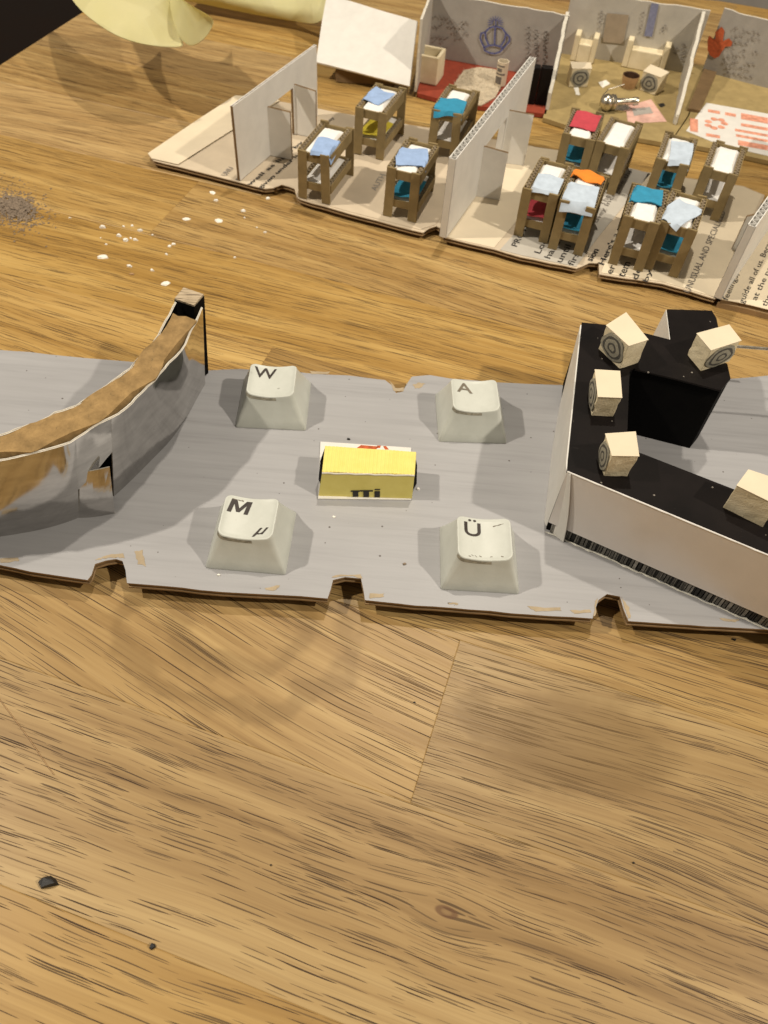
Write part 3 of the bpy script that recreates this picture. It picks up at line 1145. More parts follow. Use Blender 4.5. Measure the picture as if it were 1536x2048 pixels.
def foam_cube(name, tpx, z0, h, label, group, ring=None, shrink=.0, dome=.03, lean=(0, 0)):
    """tpx: the four corners of the top face, near-left first, counter-clockwise"""
    zt_ = z0 + h
    T = [P(x, y, zt_) for x, y in tpx]
    c = sum(T, Vector()) / 4
    k = thing(name, label, 'foam cube', (c.x, c.y, z0), 0, group)
    q = MB()
    rows = []
    N = 5
    for j in range(N + 1):
        t = j / N
        row = []
        for i in range(4):
            a, b = T[i], T[(i + 1) % 4]
            for s_ in range(4):
                p = a.lerp(b, s_ / 4)
                p = c + (p - c) * (1 - shrink * (1 - t)) if j < N else p
                p = Vector((p.x + lean[0] * (1 - t), p.y + lean[1] * (1 - t), z0 + .003 + h * t))
                jt = .012 if 0 < j < N else .006
                row.append(p + Vector((random.uniform(-jt, jt), random.uniform(-jt, jt), random.uniform(-jt, jt) * (1 if j else 0))))
        rows.append(row)
    q.grid(rows, 0, True)
    q.add(rows[-1], [tuple(range(16))])
    q.build('foam_body', M['foam'], k, bevel=.015)
    q = MB()
    q.add([c + (p - c) * 1.04 + zz * .006 for p in T] + [c + (p - c) * 1.04 + zz * .022 for p in T], [(4, 5, 6, 7), (0, 1, 5, 4), (1, 2, 6, 5), (2, 3, 7, 6), (3, 0, 4, 7)])
    q.build('paper_top', M['page2'], k)
    if ring is not None:
        a, b = T[ring], T[(ring + 1) % 4]
        u = (b - a)
        n_ = u.cross(zz).normalized()
        if n_.dot((a + b) / 2 - c) < 0:
            n_ = -n_
        cc = (a + b) / 2 - zz * (h * .5)
        U_, V_ = u * .5, zz * (h * .5)
        q = MB()
        for r0, r1 in ((0, .22), (.22, .36), (.36, .62), (.62, .78), (.78, .96)):
            disc(q, cc, U_, V_, n_, max(r0, .001), r1, .018, 24, dome, 1 if (r0, r1) in ((.22, .36), (.62, .78)) else 0)
        disc(q, cc, U_, V_, n_, .96, 1.0, .0, 24, dome)
        q.build('ringed_disc', [M['ring'], M['ringd']], k)
    return k


G = 'foam cubes on the black roof'
foam_cube('foam_cube', [(1257, 692), (1295, 680), (1252, 627), (1213, 652)], ZT, .72, 'cream foam cube with ring print on its left, furthest back on the black roof', G, 3)
foam_cube('foam_cube', [(1422, 701), (1481, 682), (1457, 651), (1394, 668)], ZT, .66, 'cream foam cube with ring print on its right side, by the black rear block', G, 0)
foam_cube('foam_cube', [(1196, 794), (1243, 796), (1239, 744), (1190, 741)], ZT, .62, 'cream foam cube in the middle of the narrow left side of the black roof', G, 3, .06)
foam_cube('foam_cube', [(1224, 912), (1277, 913), (1270, 865), (1211, 869)], ZT, .68, 'cream foam cube with frayed foot at the corner of the black roof', G, 3, .08)
foam_cube('foam_cube', [(1474, 972), (1556, 1012), (1572, 966), (1497, 941)], ZT, .72, 'cream foam cube cut by the right picture edge on the black roof', G, None)

# ------------------------------------------------------------------ the cardboard dormitory
ZD = .30
dorm = thing('dormitory_base', 'cardboard floor of the model dormitory covered with old book pages', 'model base', P(870, 400, 0))
DO = [(297, 311), (306, 321), (358, 333), (473, 363), (530, 377), (547, 375), (564, 369), (578, 373), (590, 377), (593, 394), (600, 399), (700, 427), (780, 448), (845, 465), (858, 456), (872, 452), (884, 458), (888, 474), (989, 499), (1041, 514), (1100, 526), (1154, 537), (1166, 532), (1179, 526), (1198, 527),
      (1200, 549), (1326, 567), (1430, 598), (1438, 590), (1470, 515), (1530, 390), (1485, 372), (1290, 343), (1060, 291), (860, 256), (660, 222), (540, 199), (470, 194), (400, 240)]
dpts = []
for i in range(len(DO)):
    a, b = P(*DO[i], ZD), P(*DO[(i + 1) % len(DO)], ZD)
    k = max(1, int((b - a).length / .4))
    for j in range(k):
        p = a.lerp(b, j / k)
        dpts.append((p.x + random.uniform(-.02, .02), p.y + random.uniform(-.02, .02)))
q = MB()
q.prism(dpts, ZD - .03, ZD)
q.build('page_covering', M['page'], dorm)
q = MB()
q.prism(inset(dpts, .05), ZD - .12, ZD - .031)
q.build('corrugated_core', M['kraftd'], dorm)
q = MB()
q.prism(inset(dpts, .0), ZD - .15, ZD - .121)
q.build('bottom_liner', M['kraft'], dorm)
q = MB()
q.prism(inset(dpts, .22), .004, ZD - .151)
q.build('bottom_layer', M['kraftd'], dorm)


def page(px, mat, name='page', dz=.004, t=.012, parent=None):
    q = MB()
    ps = [P(x, y, ZD) for x, y in px]
    q.prism([(p.x, p.y) for p in ps], ZD + dz, ZD + dz + t)
    return q.build(name, mat, parent or dorm)


page([(296, 309), (304, 319), (356, 331), (455, 268), (560, 203), (542, 198), (471, 193), (398, 240)], M['page2'], dz=.03, t=.02)
page([(890, 474), (988, 496), (1010, 470), (1120, 340), (1130, 303), (1050, 292), (1000, 330), (930, 420)], M['page2'])
page([(1000, 500), (1042, 511), (1152, 534), (1200, 470), (1300, 348), (1140, 306), (1090, 400)], M['newsprint2'])
page([(600, 396), (700, 424), (840, 460), (870, 450), (885, 430), (905, 380), (800, 340), (640, 350)], M['page'])
page([(1202, 546), (1325, 564), (1428, 594), (1476, 495), (1524, 390), (1484, 374), (1296, 347), (1240, 440)], M['page2'])
right = thing('neighbouring_base', 'second page-covered cardboard base at the right picture edge', 'model base', P(1500, 600, 0))
rpx = [(1440, 600), (1477, 607), (1500, 612), (1536, 621), (1700, 660), (1760, 420), (1600, 380), (1545, 395)]
rpts = [(p.x, p.y) for p in (P(x, y, ZD) for x, y in rpx)]
q = MB()
q.prism(rpts, ZD + .02, ZD + .04)
q.build('page_covering', M['page2'], right)
q = MB()
q.prism(inset(rpts, .03), ZD - .11, ZD + .019)
q.build('corrugated_core', M['kraftd'], right)
q = MB()
q.prism(inset(rpts, -.03), .004, ZD - .111)
q.build('bottom_layer', M['kraft'], right)
ZP = ZD + .022
for body, a, b, mt in (('than watching', (478, 362), (552, 305), 'ink'), ('well as light by', (502, 372), (610, 285), 'ink'), ('given under h', (524, 379), (600, 312), 'ink'),
                       ('UNU', (452, 352), (468, 336), 'greyink'), ('AUTH', (752, 382), (772, 350), 'greyink'), ('ing they', (640, 262), (672, 236), 'fadedink'),
                       ('PROVIDES', (1034, 494), (1072, 430), 'ink'), ('Look', (1080, 508), (1103, 470), 'ink'), ('hand', (1100, 518), (1121, 484), 'ink'), ('until', (1123, 526), (1143, 492), 'ink'), ('first', (1146, 532), (1164, 502), 'ink'),
                       ('sion', (1184, 523), (1199, 500), 'ink'), ("Here's a", (1208, 530), (1238, 468), 'ink'), ('eric', (1224, 549), (1238, 520), 'ink'), ('tem', (1249, 555), (1262, 526), 'ink'), ('de', (1275, 560), (1284, 538), 'ink'), ('by', (1298, 566), (1308, 542), 'ink'),
                       ('they increase the', (1196, 448), (1268, 340), 'fadedink'), ('The', (1208, 412), (1222, 392), 'fadedink'),
                       ('UNUSUAL AND SPECIALIZED', (1380, 586), (1452, 424), 'fadedink')):
    A, B = P(*a, ZP), P(*b, ZP)
    print_line(body, A, B, ZP + .003, M[mt], dorm, .22, .01)
for body, a, b in (('feelings, but rather encourage the', (1458, 604), (1548, 400)), ('guide all of us. Because belief even', (1490, 610), (1580, 415)), ('at the person in', (1516, 604), (1570, 490)), ('the people', (1536, 616), (1570, 545))):
    print_line(body, P(*a, ZP), P(*b, ZP), ZD + .045, M['ink'], right, .24, .01)


# a piece of corrugated card standing between two ground points
def corrugated(name, a, b, z0, z1, parent, mat, t=.16, pitch=.30, edge='kraftd', tops=None, ends=True):
    a, b = Vector((a[0], a[1], 0)), Vector((b[0], b[1], 0))
    e_ = (b - a)
    L = e_.length
    e_.normalize()
    n_ = Vector((-e_.y, e_.x, 0))
    if tops is None:
        tops = [(0, z1), (1, z1)]

    def zt_(s_):
        for (s0, q0), (s1, q1) in zip(tops[:-1], tops[1:]):
            if s_ <= s1 + 1e-6:
                return q0 + (q1 - q0) * (s_ - s0) / (s1 - s0)
        return tops[-1][1]
    q = MB()
    k = max(4, int(L / .4))
    lt = .03
    for sg in (-1, 1):
        o0, o1 = sg * t / 2, sg * (t / 2 - lt)
        for i in range(k):
            s0, s1 = i / k, (i + 1) / k
            A, B = a + e_ * (L * s0), a + e_ * (L * s1)
            p = [A + n_ * o0 + zz * z0, B + n_ * o0 + zz * z0, B + n_ * o0 + zz * zt_(s1), A + n_ * o0 + zz * zt_(s0)]
            r = [A + n_ * o1 + zz * z0, B + n_ * o1 + zz * z0, B + n_ * o1 + zz * zt_(s1), A + n_ * o1 + zz * zt_(s0)]
            q.add(p + r, [(0, 1, 2, 3) if sg < 0 else (3, 2, 1, 0), (4, 5, 6, 7) if sg > 0 else (7, 6, 5, 4), (3, 2, 6, 7)])
    w_ = q.build(name, mat, parent)
    q = MB()
    nw = int(L / pitch) * 8
    amp = t / 2 - lt - .002
    r0, r1 = [], []
    for i in range(nw + 1):
        s_ = i / nw
        p = a + e_ * (L * s_) + n_ * (amp * math.sin(s_ * L / pitch * 2 * math.pi))
        r0.append(p + zz * z0)
        r1.append(p + zz * (zt_(s_) - .01))
    q.sheet([r0, r1], .014)
    q.build('fluting', M[edge], w_)
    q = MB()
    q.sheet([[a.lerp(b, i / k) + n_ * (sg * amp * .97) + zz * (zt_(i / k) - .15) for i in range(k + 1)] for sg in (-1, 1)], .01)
    q.build('flute_shade', M['blackm'], w_)  # black filler sheet standing in for the shade down inside the flutes
    if ends:
        q = MB()
        for p in (a, b):
            q.box(p + zz * ((z0 + zt_(0 if p is a else 1)) / 2), .02, t * .92, zt_(0 if p is a else 1) - z0 - .03, (e_, n_, zz))
        q.build('cut_end', M[edge], w_)
    return w_


def leaf(p, d, w_, h_, z0, parent, t=.10, slope=0.0):
    """a door leaf standing open"""
    d = Vector((math.cos(R(d)), math.sin(R(d)), 0))
    n_ = Vector((-d.y, d.x, 0))
    a = Vector((p.x, p.y, z0))
    q = MB()
    lo = [a, a + d * w_, a + d * w_ + n_ * t, a + n_ * t]
    hi = [a + zz * h_, a + d * w_ + zz * (h_ - slope), a + d * w_ + n_ * t + zz * (h_ - slope), a + n_ * t + zz * h_]
    q.add(lo + hi, [(0, 1, 5, 4), (1, 2, 6, 5), (2, 3, 7, 6), (3, 0, 4, 7), (4, 5, 6, 7)])
    q.m = [0, 1, 0, 1, 1]
    return q.build('door_leaf', [M['white'], M['kraftd']], parent)


def partition(name, f, bk, hgt, label, door, leaves, tops=None, t=.25, zdoor=1.75, edge='white'):
    """wall from ground point f (near) to bk (far) with a doorway between fractions door"""
    f, bk = Vector((f.x, f.y, 0)), Vector((bk.x, bk.y, 0))
    k = thing(name, label, 'partition', (f.x, f.y, ZD))
    z0 = ZD + .024
    zt_ = z0 + hgt
    if door:
        A, B = f.lerp(bk, door[0]), f.lerp(bk, door[1])
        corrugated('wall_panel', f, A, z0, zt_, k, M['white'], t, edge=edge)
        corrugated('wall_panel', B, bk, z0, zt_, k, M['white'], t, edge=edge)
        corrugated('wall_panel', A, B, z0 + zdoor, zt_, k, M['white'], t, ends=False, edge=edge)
        for fr, ang, w_, h_, sl in leaves:
            leaf(f.lerp(bk, fr), ang, w_, h_, z0, k, .1, sl)
    else:
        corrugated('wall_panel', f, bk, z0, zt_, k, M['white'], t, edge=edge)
        for fr, ang, w_, h_, sl in leaves:
            leaf(f.lerp(bk, fr), ang, w_, h_, z0, k, .1, sl)
    return k


partition('partition_wall', P(478, 362, ZD), P(633, 231, ZD), 2.62, 'white card partition with open double doors at the left end of the dormitory', (.37, .68), [(.36, -12, .92, 1.78, .05), (.69, -14, .92, 1.85, .1)], t=.1, edge='kraftd')
partition('partition_wall', P(885, 476, ZD), P(1038, 262, ZD), 2.78, 'white corrugated partition with open double doors between the two bunk rooms', (.36, .66), [(.35, -8, 1.0, 1.85, .12), (.67, -6, 1.05, 1.95, .05)])
partition('partition_wall', P(1434, 598, ZD), P(1620, 325, ZD), 2.62, 'corrugated partition seen edge-on at the right picture edge', None, [(.30, 172, .62, 1.55, .3)])

# ------------------------------------------------------------------ bunk beds
BH, BWD, BLN = 1.74, 1.22, 2.2


def sheet_on_bed(k, z, x0, x1, y0, y1, mat, name, yaw=0, drop=.0, thick=.02, wob=.035, hw=.42):
    """a scrap of tissue laid over a mattress, its overhang falling"""
    q = MB()
    rows = []
    N = 9
    cxx, cyy = (x0 + x1) / 2, (y0 + y1) / 2
    ca, sa = math.cos(yaw), math.sin(yaw)
    ph = random.uniform(0, 6)
    for i in range(N + 1):
        row = []
        for j in range(N + 1):
            dx, dy = (x0 - cxx) + (x1 - x0) * j / N, (y0 - cyy) + (y1 - y0) * i / N
            x, y = cxx + dx * ca - dy * sa, cyy + dx * sa + dy * ca
            dz = wob * math.sin(x * 7 + ph) * math.cos(y * 5 + ph) + random.uniform(-.006, .006) + wob
            if abs(x) > hw + .12:
                over = abs(x) - hw - .12
                dz -= over * 1.6
                x = (hw + .12 + over * .45) * (1 if x > 0 else -1)
            if y < -.02:
                dz -= -y * 1.3
                y *= .5
            row.append((x, y, z + dz))
        rows.append(row)
    q.sheet(rows, thick)
    return q.build(name, M[mat], k, smooth=True, local=True)


def bed(tl, tr, label, yaw=None, upper=(), lower=None, bare=False, ln=BLN):
    A, B = P(*tl, ZD + BH), P(*tr, ZD + BH)
    c = (A + B) / 2
    d = B - A
    y = math.atan2(d.y, d.x) if yaw is None else R(yaw)
    k = thing('bunk_bed', label, 'bunk bed', (c.x, c.y, ZD + .025), y, 'cardboard bunk beds in the model dormitory')
    hw = BWD / 2
    cb = M['bedcard']
    for yy in (0.04, ln - .04):
        for sg in (-1, 1):
            q = MB()
            ln_ = random.uniform(-.02, .02)
            q.box((sg * (hw - .17) + ln_, yy + (-.045 if yy < 1 else .045), BH / 2), .32, .08, BH + random.uniform(-.02, .06))
            q.build('leg', cb, k, local=True, bevel=.012).rotation_euler = (random.uniform(-.02, .02), random.uniform(-.03, .03), random.uniform(-.03, .03))
        for z_, h_ in ((BH - .20, .30), (.52, .26)):
            q = MB()
            q.box((0, yy, z_), BWD - .06, .07, h_)
            q.build('end_bar', cb, k, local=True)
    for sg in (-1, 1):
        for z_, h_ in ((BH - .22, .40), (.50, .30)):
            q = MB()
            q.box((sg * (hw - .015), ln / 2, z_), .026, ln - .16, h_)
            q.box((sg * (hw - .185), ln / 2, z_), .022, ln - .16, h_)
            r = q.build('side_rail', cb, k, local=True)
            q = MB()
            pts0, pts1 = [], []
            nn_ = 70
            for i in range(nn_ + 1):
                yy = .1 + (ln - .2) * i / nn_
                xx = sg * (hw - .10) + .066 * math.sin(i * 2 * math.pi / 7.0)
                pts0.append((xx, yy, z_ - h_ / 2 + .01))
                pts1.append((xx, yy, z_ + h_ / 2 + .005))
            q.sheet([pts0, pts1], .018)
            q.build('fluting', M['bare'], r, local=True)
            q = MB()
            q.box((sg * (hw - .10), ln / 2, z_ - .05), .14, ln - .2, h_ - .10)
            q.build('flute_shade', M['kraftd'], r, local=True)  # dark filler box painting the shade between the rail flutes
    for z_, nm in ((BH - .16, 'upper_mattress'), (.60, 'lower_mattress')):
        q = MB()
        rows = []
        for i in range(9):
            t = i / 8
            row = []
            for j in range(7):
                s_ = j / 6
                ed = min(min(t, 1 - t) * 8, min(s_, 1 - s_) * 6, 1)
                row.append(((s_ - .5) * .86, .06 + t * (ln - .22), z_ + .16 * ed ** .5 + random.uniform(-.008, .008)))
            rows.append(row)
        q.sheet(rows, .10)
        q.build(nm, M['sheet'], k, smooth=True, local=True)
    for u in upper:
        sheet_on_bed(k, BH + .02, u[0] * 1.12, u[1] * 1.12, *u[2:])
    if lower:
        sheet_on_bed(k, .78, -.42, .50, .05, 1.3, lower, 'lower_blanket')
    return k


bl_ = 'blanket'
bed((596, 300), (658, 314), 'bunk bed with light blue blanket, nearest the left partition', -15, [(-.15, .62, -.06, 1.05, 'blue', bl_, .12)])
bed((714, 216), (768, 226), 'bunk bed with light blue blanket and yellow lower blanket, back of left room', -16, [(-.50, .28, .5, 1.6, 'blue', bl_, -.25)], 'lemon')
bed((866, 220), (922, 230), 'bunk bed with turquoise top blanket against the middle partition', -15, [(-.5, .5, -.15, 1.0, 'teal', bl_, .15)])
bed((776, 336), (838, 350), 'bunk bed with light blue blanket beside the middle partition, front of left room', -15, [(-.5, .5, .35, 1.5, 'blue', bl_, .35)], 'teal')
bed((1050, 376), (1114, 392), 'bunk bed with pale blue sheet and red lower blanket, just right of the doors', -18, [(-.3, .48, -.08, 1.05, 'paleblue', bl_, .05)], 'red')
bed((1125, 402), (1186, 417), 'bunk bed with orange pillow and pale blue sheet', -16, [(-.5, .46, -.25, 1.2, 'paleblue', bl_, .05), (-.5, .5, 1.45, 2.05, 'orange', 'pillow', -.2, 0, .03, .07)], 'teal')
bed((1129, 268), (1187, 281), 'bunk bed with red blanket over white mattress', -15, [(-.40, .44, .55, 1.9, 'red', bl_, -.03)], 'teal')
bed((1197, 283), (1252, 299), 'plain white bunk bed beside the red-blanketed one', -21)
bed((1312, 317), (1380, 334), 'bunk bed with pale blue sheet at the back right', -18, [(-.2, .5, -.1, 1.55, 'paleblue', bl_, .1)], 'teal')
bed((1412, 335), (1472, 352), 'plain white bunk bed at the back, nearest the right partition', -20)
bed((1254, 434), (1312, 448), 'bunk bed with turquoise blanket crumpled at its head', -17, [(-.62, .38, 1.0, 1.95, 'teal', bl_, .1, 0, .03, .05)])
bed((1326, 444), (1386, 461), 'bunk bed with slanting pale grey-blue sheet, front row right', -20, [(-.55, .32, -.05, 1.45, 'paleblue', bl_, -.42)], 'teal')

# ------------------------------------------------------------------ the row of rooms behind
ZR = .2
rooms = thing('furnished_rooms_model', 'back row of three roofless rooms with printed paper walls', 'model building', P(1100, 140, 0))


def floorpart(px, mat, name, z=ZR, t=.17):
    q = MB()
    ps = [P(x, y, z) for x, y in px]
    q.prism([(p.x, p.y) for p in ps], z - t, z)
    return q.build(name, mat, rooms)


floorpart([(834, 186), (880, 198), (957, 212), (1092, 228), (1120, 108), (895, 119), (852, 108)], M['felt'], 'red_floor')
floorpart([(1086, 235), (1129, 249), (1338, 287), (1376, 230), (1412, 130), (1340, 134), (1123, 107)], M['olive'], 'olive_floor')
floorpart([(1344, 282), (1440, 300), (1600, 335), (1640, 190), (1409, 132), (1378, 232)], M['olive'], 'olive_floor')


def room_wall(a, b, h0, h1, mat, name, t=.10, k=16, crump=.03, z0=ZR):
    a, b = Vector((a.x, a.y, 0)), Vector((b.x, b.y, 0))
    n_ = (b - a).cross(zz).normalized()
    rows = []
    for j in range(5):
        row = []
        for i in range(k + 1):
            s_ = i / k
            z_ = z0 + (h0 + (h1 - h0) * s_ ** .8 + (random.uniform(-crump, crump) if j == 4 else 0)) * j / 4
            row.append(a.lerp(b, s_) + zz * z_ + n_ * random.uniform(-crump, crump) * .3)
        rows.append(row)
    q = MB()
    q.sheet(rows, t, 0, 1)
    return q.build(name, [mat, M['liner']], rooms), n_


wA, wB, wC = P(856, 112, ZR), P(1108, 152, ZR), P(1123, 108, ZR)
room_wall(P(833, 184, ZR), wA, 2.8, 2.75, M['newsprint2'], 'side_wall')
_, n1 = room_wall(wA, P(1112, 158, ZR), 2.55, 2.55, M['newsprint'], 'crown_printed_wall')
room_wall(P(1097, 220, ZR), P(1110, 154, ZR), .7, 2.6, M['newsprint2'], 'divider_wall', .14, 12, .07)
_, n2 = room_wall(P(1118, 106, ZR), P(1378, 147, ZR), 2.6, 2.6, M['newsprint2'], 'printed_back_wall')
room_wall(P(1352, 250, ZR), P(1369, 147, ZR), .45, 2.55, M['newsprint2'], 'divider_wall', .14, 12, .07)
_, n3 = room_wall(P(1404, 142, ZR), P(1640, 204, ZR), 2.6, 2.5, M['newsprint'], 'flower_printed_wall')


def facing(n_):
    return n_ if n_.y < 0 else -n_


n1, n2, n3 = facing(n1), facing(n2), facing(n3)


def on_wall(px, py, p0, n_, off=.035):
    return PW(px, py, p0 + n_ * off, n_)


def stroke(q, pts_, wd, p0, n_, off=.035):
    """printed line through pixel points on a wall"""
    for (x0, y0), (x1, y1) in zip(pts_[:-1], pts_[1:]):
        L = math.dist((x0, y0), (x1, y1)) or 1
        nx, ny = -(y1 - y0) / L * wd / 2, (x1 - x0) / L * wd / 2
        ex, ey = (x1 - x0) / L * wd * .3, (y1 - y0) / L * wd * .3
        q.quad(*[on_wall(x, y, p0, n_, off) for x, y in ((x0 - nx - ex, y0 - ny - ey), (x1 - nx + ex, y1 - ny + ey), (x1 + nx + ex, y1 + ny + ey), (x0 + nx - ex, y0 + ny - ey))])


def arc(cx_, cy_, rx, ry, a0, a1, k=12):
    return [(cx_ + rx * math.cos(R(a0 + (a1 - a0) * i / k)), cy_ - ry * math.sin(R(a0 + (a1 - a0) * i / k))) for i in range(k + 1)]


def c1_(x, y):
    return (820 + x / 4.955, y / 4.955)


q = MB()
for pl in ([(850, 260), (790, 275), (745, 320), (750, 380), (775, 440)], [(850, 260), (915, 280), (950, 330), (935, 400), (905, 450)], [(845, 275), (840, 350), (838, 440)],
           [(745, 320), (705, 330), (695, 380), (715, 430), (735, 470)], [(950, 330), (985, 365), (985, 410), (950, 450), (925, 480)],
           [(735, 470), (790, 450), (840, 448), (890, 460), (925, 480)], [(735, 470), (740, 500), (790, 525), (840, 530), (890, 515), (925, 480)]):
    stroke(q, [c1_(*p) for p in pl], 3.4, wA, n1, .06)
for a in range(-20, 201, 22):
    x, y = 848 + 75 * math.cos(R(a)), 225 - 65 * math.sin(R(a))
    x0, y0 = 848 + 30 * math.cos(R(a)), 225 - 26 * math.sin(R(a))
    stroke(q, [c1_(x0, y0), c1_(x, y)], 1.6, wA, n1, .06)
stroke(q, [c1_(850, 190), c1_(850, 260)], 2.4, wA, n1, .06)
q.build('crown_print', M['blueink'], rooms)


def marks(box, rows_, cols, p0, n_, mat, name, skew=(0, 0), fill=.7, wd=2.0):
    """rows of print too small to read"""
    q = MB()
    x0, y0, x1, y1 = box
    for r_ in range(rows_):
        for c_ in range(cols):
            if random.random() > fill:
                continue
            t, s_ = (r_ + .5) / rows_, (c_ + .5) / cols
            x = x0 + (x1 - x0) * s_ + skew[0] * t
            y = y0 + (y1 - y0) * t + skew[1] * s_
            dx, dy = (x1 - x0) / cols * .36, (y1 - y0) / rows_ * .30
            for _ in range(3):
                ax, ay, bx, by = [random.uniform(-1, 1) for _ in range(4)]
                stroke(q, [(x + ax * dx, y + ay * dy), (x + bx * dx, y + by * dy)], wd, p0, n_, .06)
    q.build(name, M[mat], rooms)['kind'] = 'stuff'


marks((866, 28, 900, 118), 9, 4, wA, n1, 'greyink', 'unreadable_print', (-4, 4))
marks((895, 36, 935, 80), 4, 5, wA, n1, 'greyink', 'unreadable_print', (0, 4))
marks((1052, 52, 1062, 150), 10, 1, wA, n1, 'fadedink', 'unreadable_print', (-4, 0), .95)
marks((1068, 56, 1079, 150), 10, 1, wA, n1, 'fadedink', 'unreadable_print', (-4, 0), .95)
marks((1086, 60, 1097, 150), 10, 1, wA, n1, 'fadedink', 'unreadable_print', (-4, 0), .95)
w2 = P(1118, 106, ZR)
marks((1200, 20, 1208, 80), 6, 1, w2, n2, 'greyink', 'unreadable_print', (-8, 0), .95)
marks((1284, 22, 1290, 70), 6, 1, w2, n2, 'greyink', 'unreadable_print', (-8, 0), .95)
marks((1324, 48, 1334, 66), 3, 2, w2, n2, 'greyink', 'unreadable_print', (-2, 0), .95)
marks((1344, 80, 1378, 120), 4, 2, w2, n2, 'greyink', 'unreadable_print', (-6, 6), .9)
q = MB()
q.quad(*[on_wall(x, y, w2, n2, .06) for x, y in ((1288, 72), (1304, 74), (1318, 8), (1303, 6))])
q.build('blue_printed_bar', M['paleblueink'], rooms)
q = MB()
q.quad(*[on_wall(x, y, w2, n2, .06) for x, y in ((1205, 84), (1246, 88), (1258, 30), (1214, 26))])
q.build('brown_paper_patch', M['tanpaper'], rooms)
w3 = P(1404, 142, ZR)
marks((1466, 50, 1524, 150), 8, 5, w3, n3, 'greyink', 'unreadable_print', (-18, 12), .62)
marks((1448, 106, 1476, 132), 2, 2, w3, n3, 'greyink', 'unreadable_print', (-4, 3), .9)


def c3_(x, y):
    return (1370 + x / 6.205, y / 6.205)


q = MB()
fl_ = [(300, 440), (345, 500), (380, 480), (375, 400), (455, 330), (490, 380), (470, 510), (545, 475), (588, 520), (580, 575), (500, 580), (460, 640), (420, 705), (370, 725), (310, 690), (280, 620), (280, 500)]
fp = [on_wall(*c3_(x, y), w3, n3, .06) for x, y in fl_]
fc = sum(fp, Vector()) / len(fp)
q.add([fc] + fp, [(0, i + 1, (i + 1) % len(fp) + 1) for i in range(len(fp))])
q.build('red_flower_print', M['redink'], rooms)
# black glossy panels at the right of the crown wall
for i, (x0, x1) in enumerate(((1046, 1064), (1066, 1088))):
    q = MB()
    a, b = P(x0, 213 + i * 2, ZR + .003), P(x1, 216 + i * 2, ZR + .003)
    c = (a + b) / 2
    q.box(c + Vector((.1, .45, .75)), (b - a).length, .35, 1.5)
    q.build('black_panel', M['black'], rooms, bevel=.03)
q = MB()
ps = [P(x, y, ZR + .006) for x, y in ((1407, 141), (1433, 146), (1399, 226), (1374, 222))]
q.prism([(p.x, p.y) for p in ps], ZR + .003, ZR + .12)
q.build('brown_card_strip', M['kraftd'], rooms)
q = MB()
ps = [P(x, y, ZR + .01) for x, y in ((1413, 206), (1536, 228), (1640, 248), (1620, 330), (1536, 312), (1440, 290), (1372, 262), (1398, 226))]
q.prism([(p.x, p.y) for p in ps], ZR + .003, ZR + .02)
mt = q.build('printed_paper_mat', M['white'], rooms)
q = MB()
zp = ZR + .024
for x0, x1, y0, y1 in ((1416, 1440, 218, 224), (1450, 1472, 224, 230), (1482, 1536, 226, 238), (1482, 1536, 246, 252), (1470, 1536, 257, 262), (1472, 1536, 268, 273), (1476, 1536, 280, 290), (1380, 1396, 236, 262), (1412, 1440, 266, 272)):
    s_ = .18
    q.add([P(x, y + (x - x0) * s_, zp) for x, y in ((x0, y1), (x1, y1), (x1, y0), (x0, y0))], [(0, 1, 2, 3)])
q.build('red_print', M['orangeink'], rooms)
q = MB()
for i in range(7):
    a = P(1432 + 17 * math.cos(i * .9), 247 + 9 * math.sin(i * .9), zp)
    disc(q, a, Vector((.16, 0, 0)), Vector((0, .16, 0)), zz, .001, 1, 0, 12)
q.build('red_emblem_print', M['orangeink'], rooms)

# loose furniture in the rooms
def armchair(name, c, rz, w_, d_, h_, label, arm=.18, seat=.35):
    k = thing(name, label, name.replace('_', ' '), (c.x, c.y, ZR + .004), rz, None)
    for nm, cc, s_ in (('seat_base', (0, -.03, seat * h_ / 2), (w_ - 2 * arm - .01, d_ - .06, seat * h_)), ('backrest', (0, d_ / 2 - arm / 2, h_ / 2), (w_ - 2 * arm - .012, arm, h_)),
                       ('arm', (-w_ / 2 + arm / 2, 0, h_ / 2), (arm, d_, h_ * .98)), ('arm', (w_ / 2 - arm / 2, 0, h_ / 2), (arm, d_, h_ * .98))):
        q = MB()
        q.box(cc, *s_)
        q.build(nm, M['foam'], k, local=True, bevel=.04)
    return k


armchair('armchair', P(858, 158, ZR), R(-105), 1.15, 1.0, 1.15, 'cream foam armchair on the red floor', .14, .55)
armchair('armchair', P(1165, 116, ZR), R(-12), 1.08, 1.1, 1.12, 'cream foam armchair by the brown wall patch', .24, .68)
armchair('sofa', P(1286, 132, ZR), R(-14), 1.95, 1.15, 1.18, 'wide cream foam sofa in the olive-floored room', .26, .68)
foam_cube('foam_stool', [(1145, 138), (1183, 138), (1181, 126), (1141, 124)], ZR + .01, .75, 'cream foam stool with ring print in front of the armchair', 'ring-printed stools in the back rooms', 0)
foam_cube('foam_stool', [(1287, 143), (1321, 155), (1338, 145), (1302, 130)], ZR + .01, .75, 'cream foam stool with ring print in front of the sofa', 'ring-printed stools in the back rooms', 0)
cup = thing('open_brown_tub', 'small round dark brown tub in the olive-floored room', 'tub', P(1256, 176, ZR + .004))
q = MB()
c = P(1256, 174, ZR + .004)
for r, z_, in ((.30, 0),):
    rows = []
    for rr_, zz_ in ((.28, 0), (.36, .30), (.38, .52)):
        rows.append([c + Vector((rr_ * math.cos(i * math.pi / 10), rr_ * math.sin(i * math.pi / 10), zz_)) for i in range(20)])
    q.grid(rows, 0, True)
q.build('outer_wall', M['tan'], cup, smooth=True)
q = MB()
rows = []
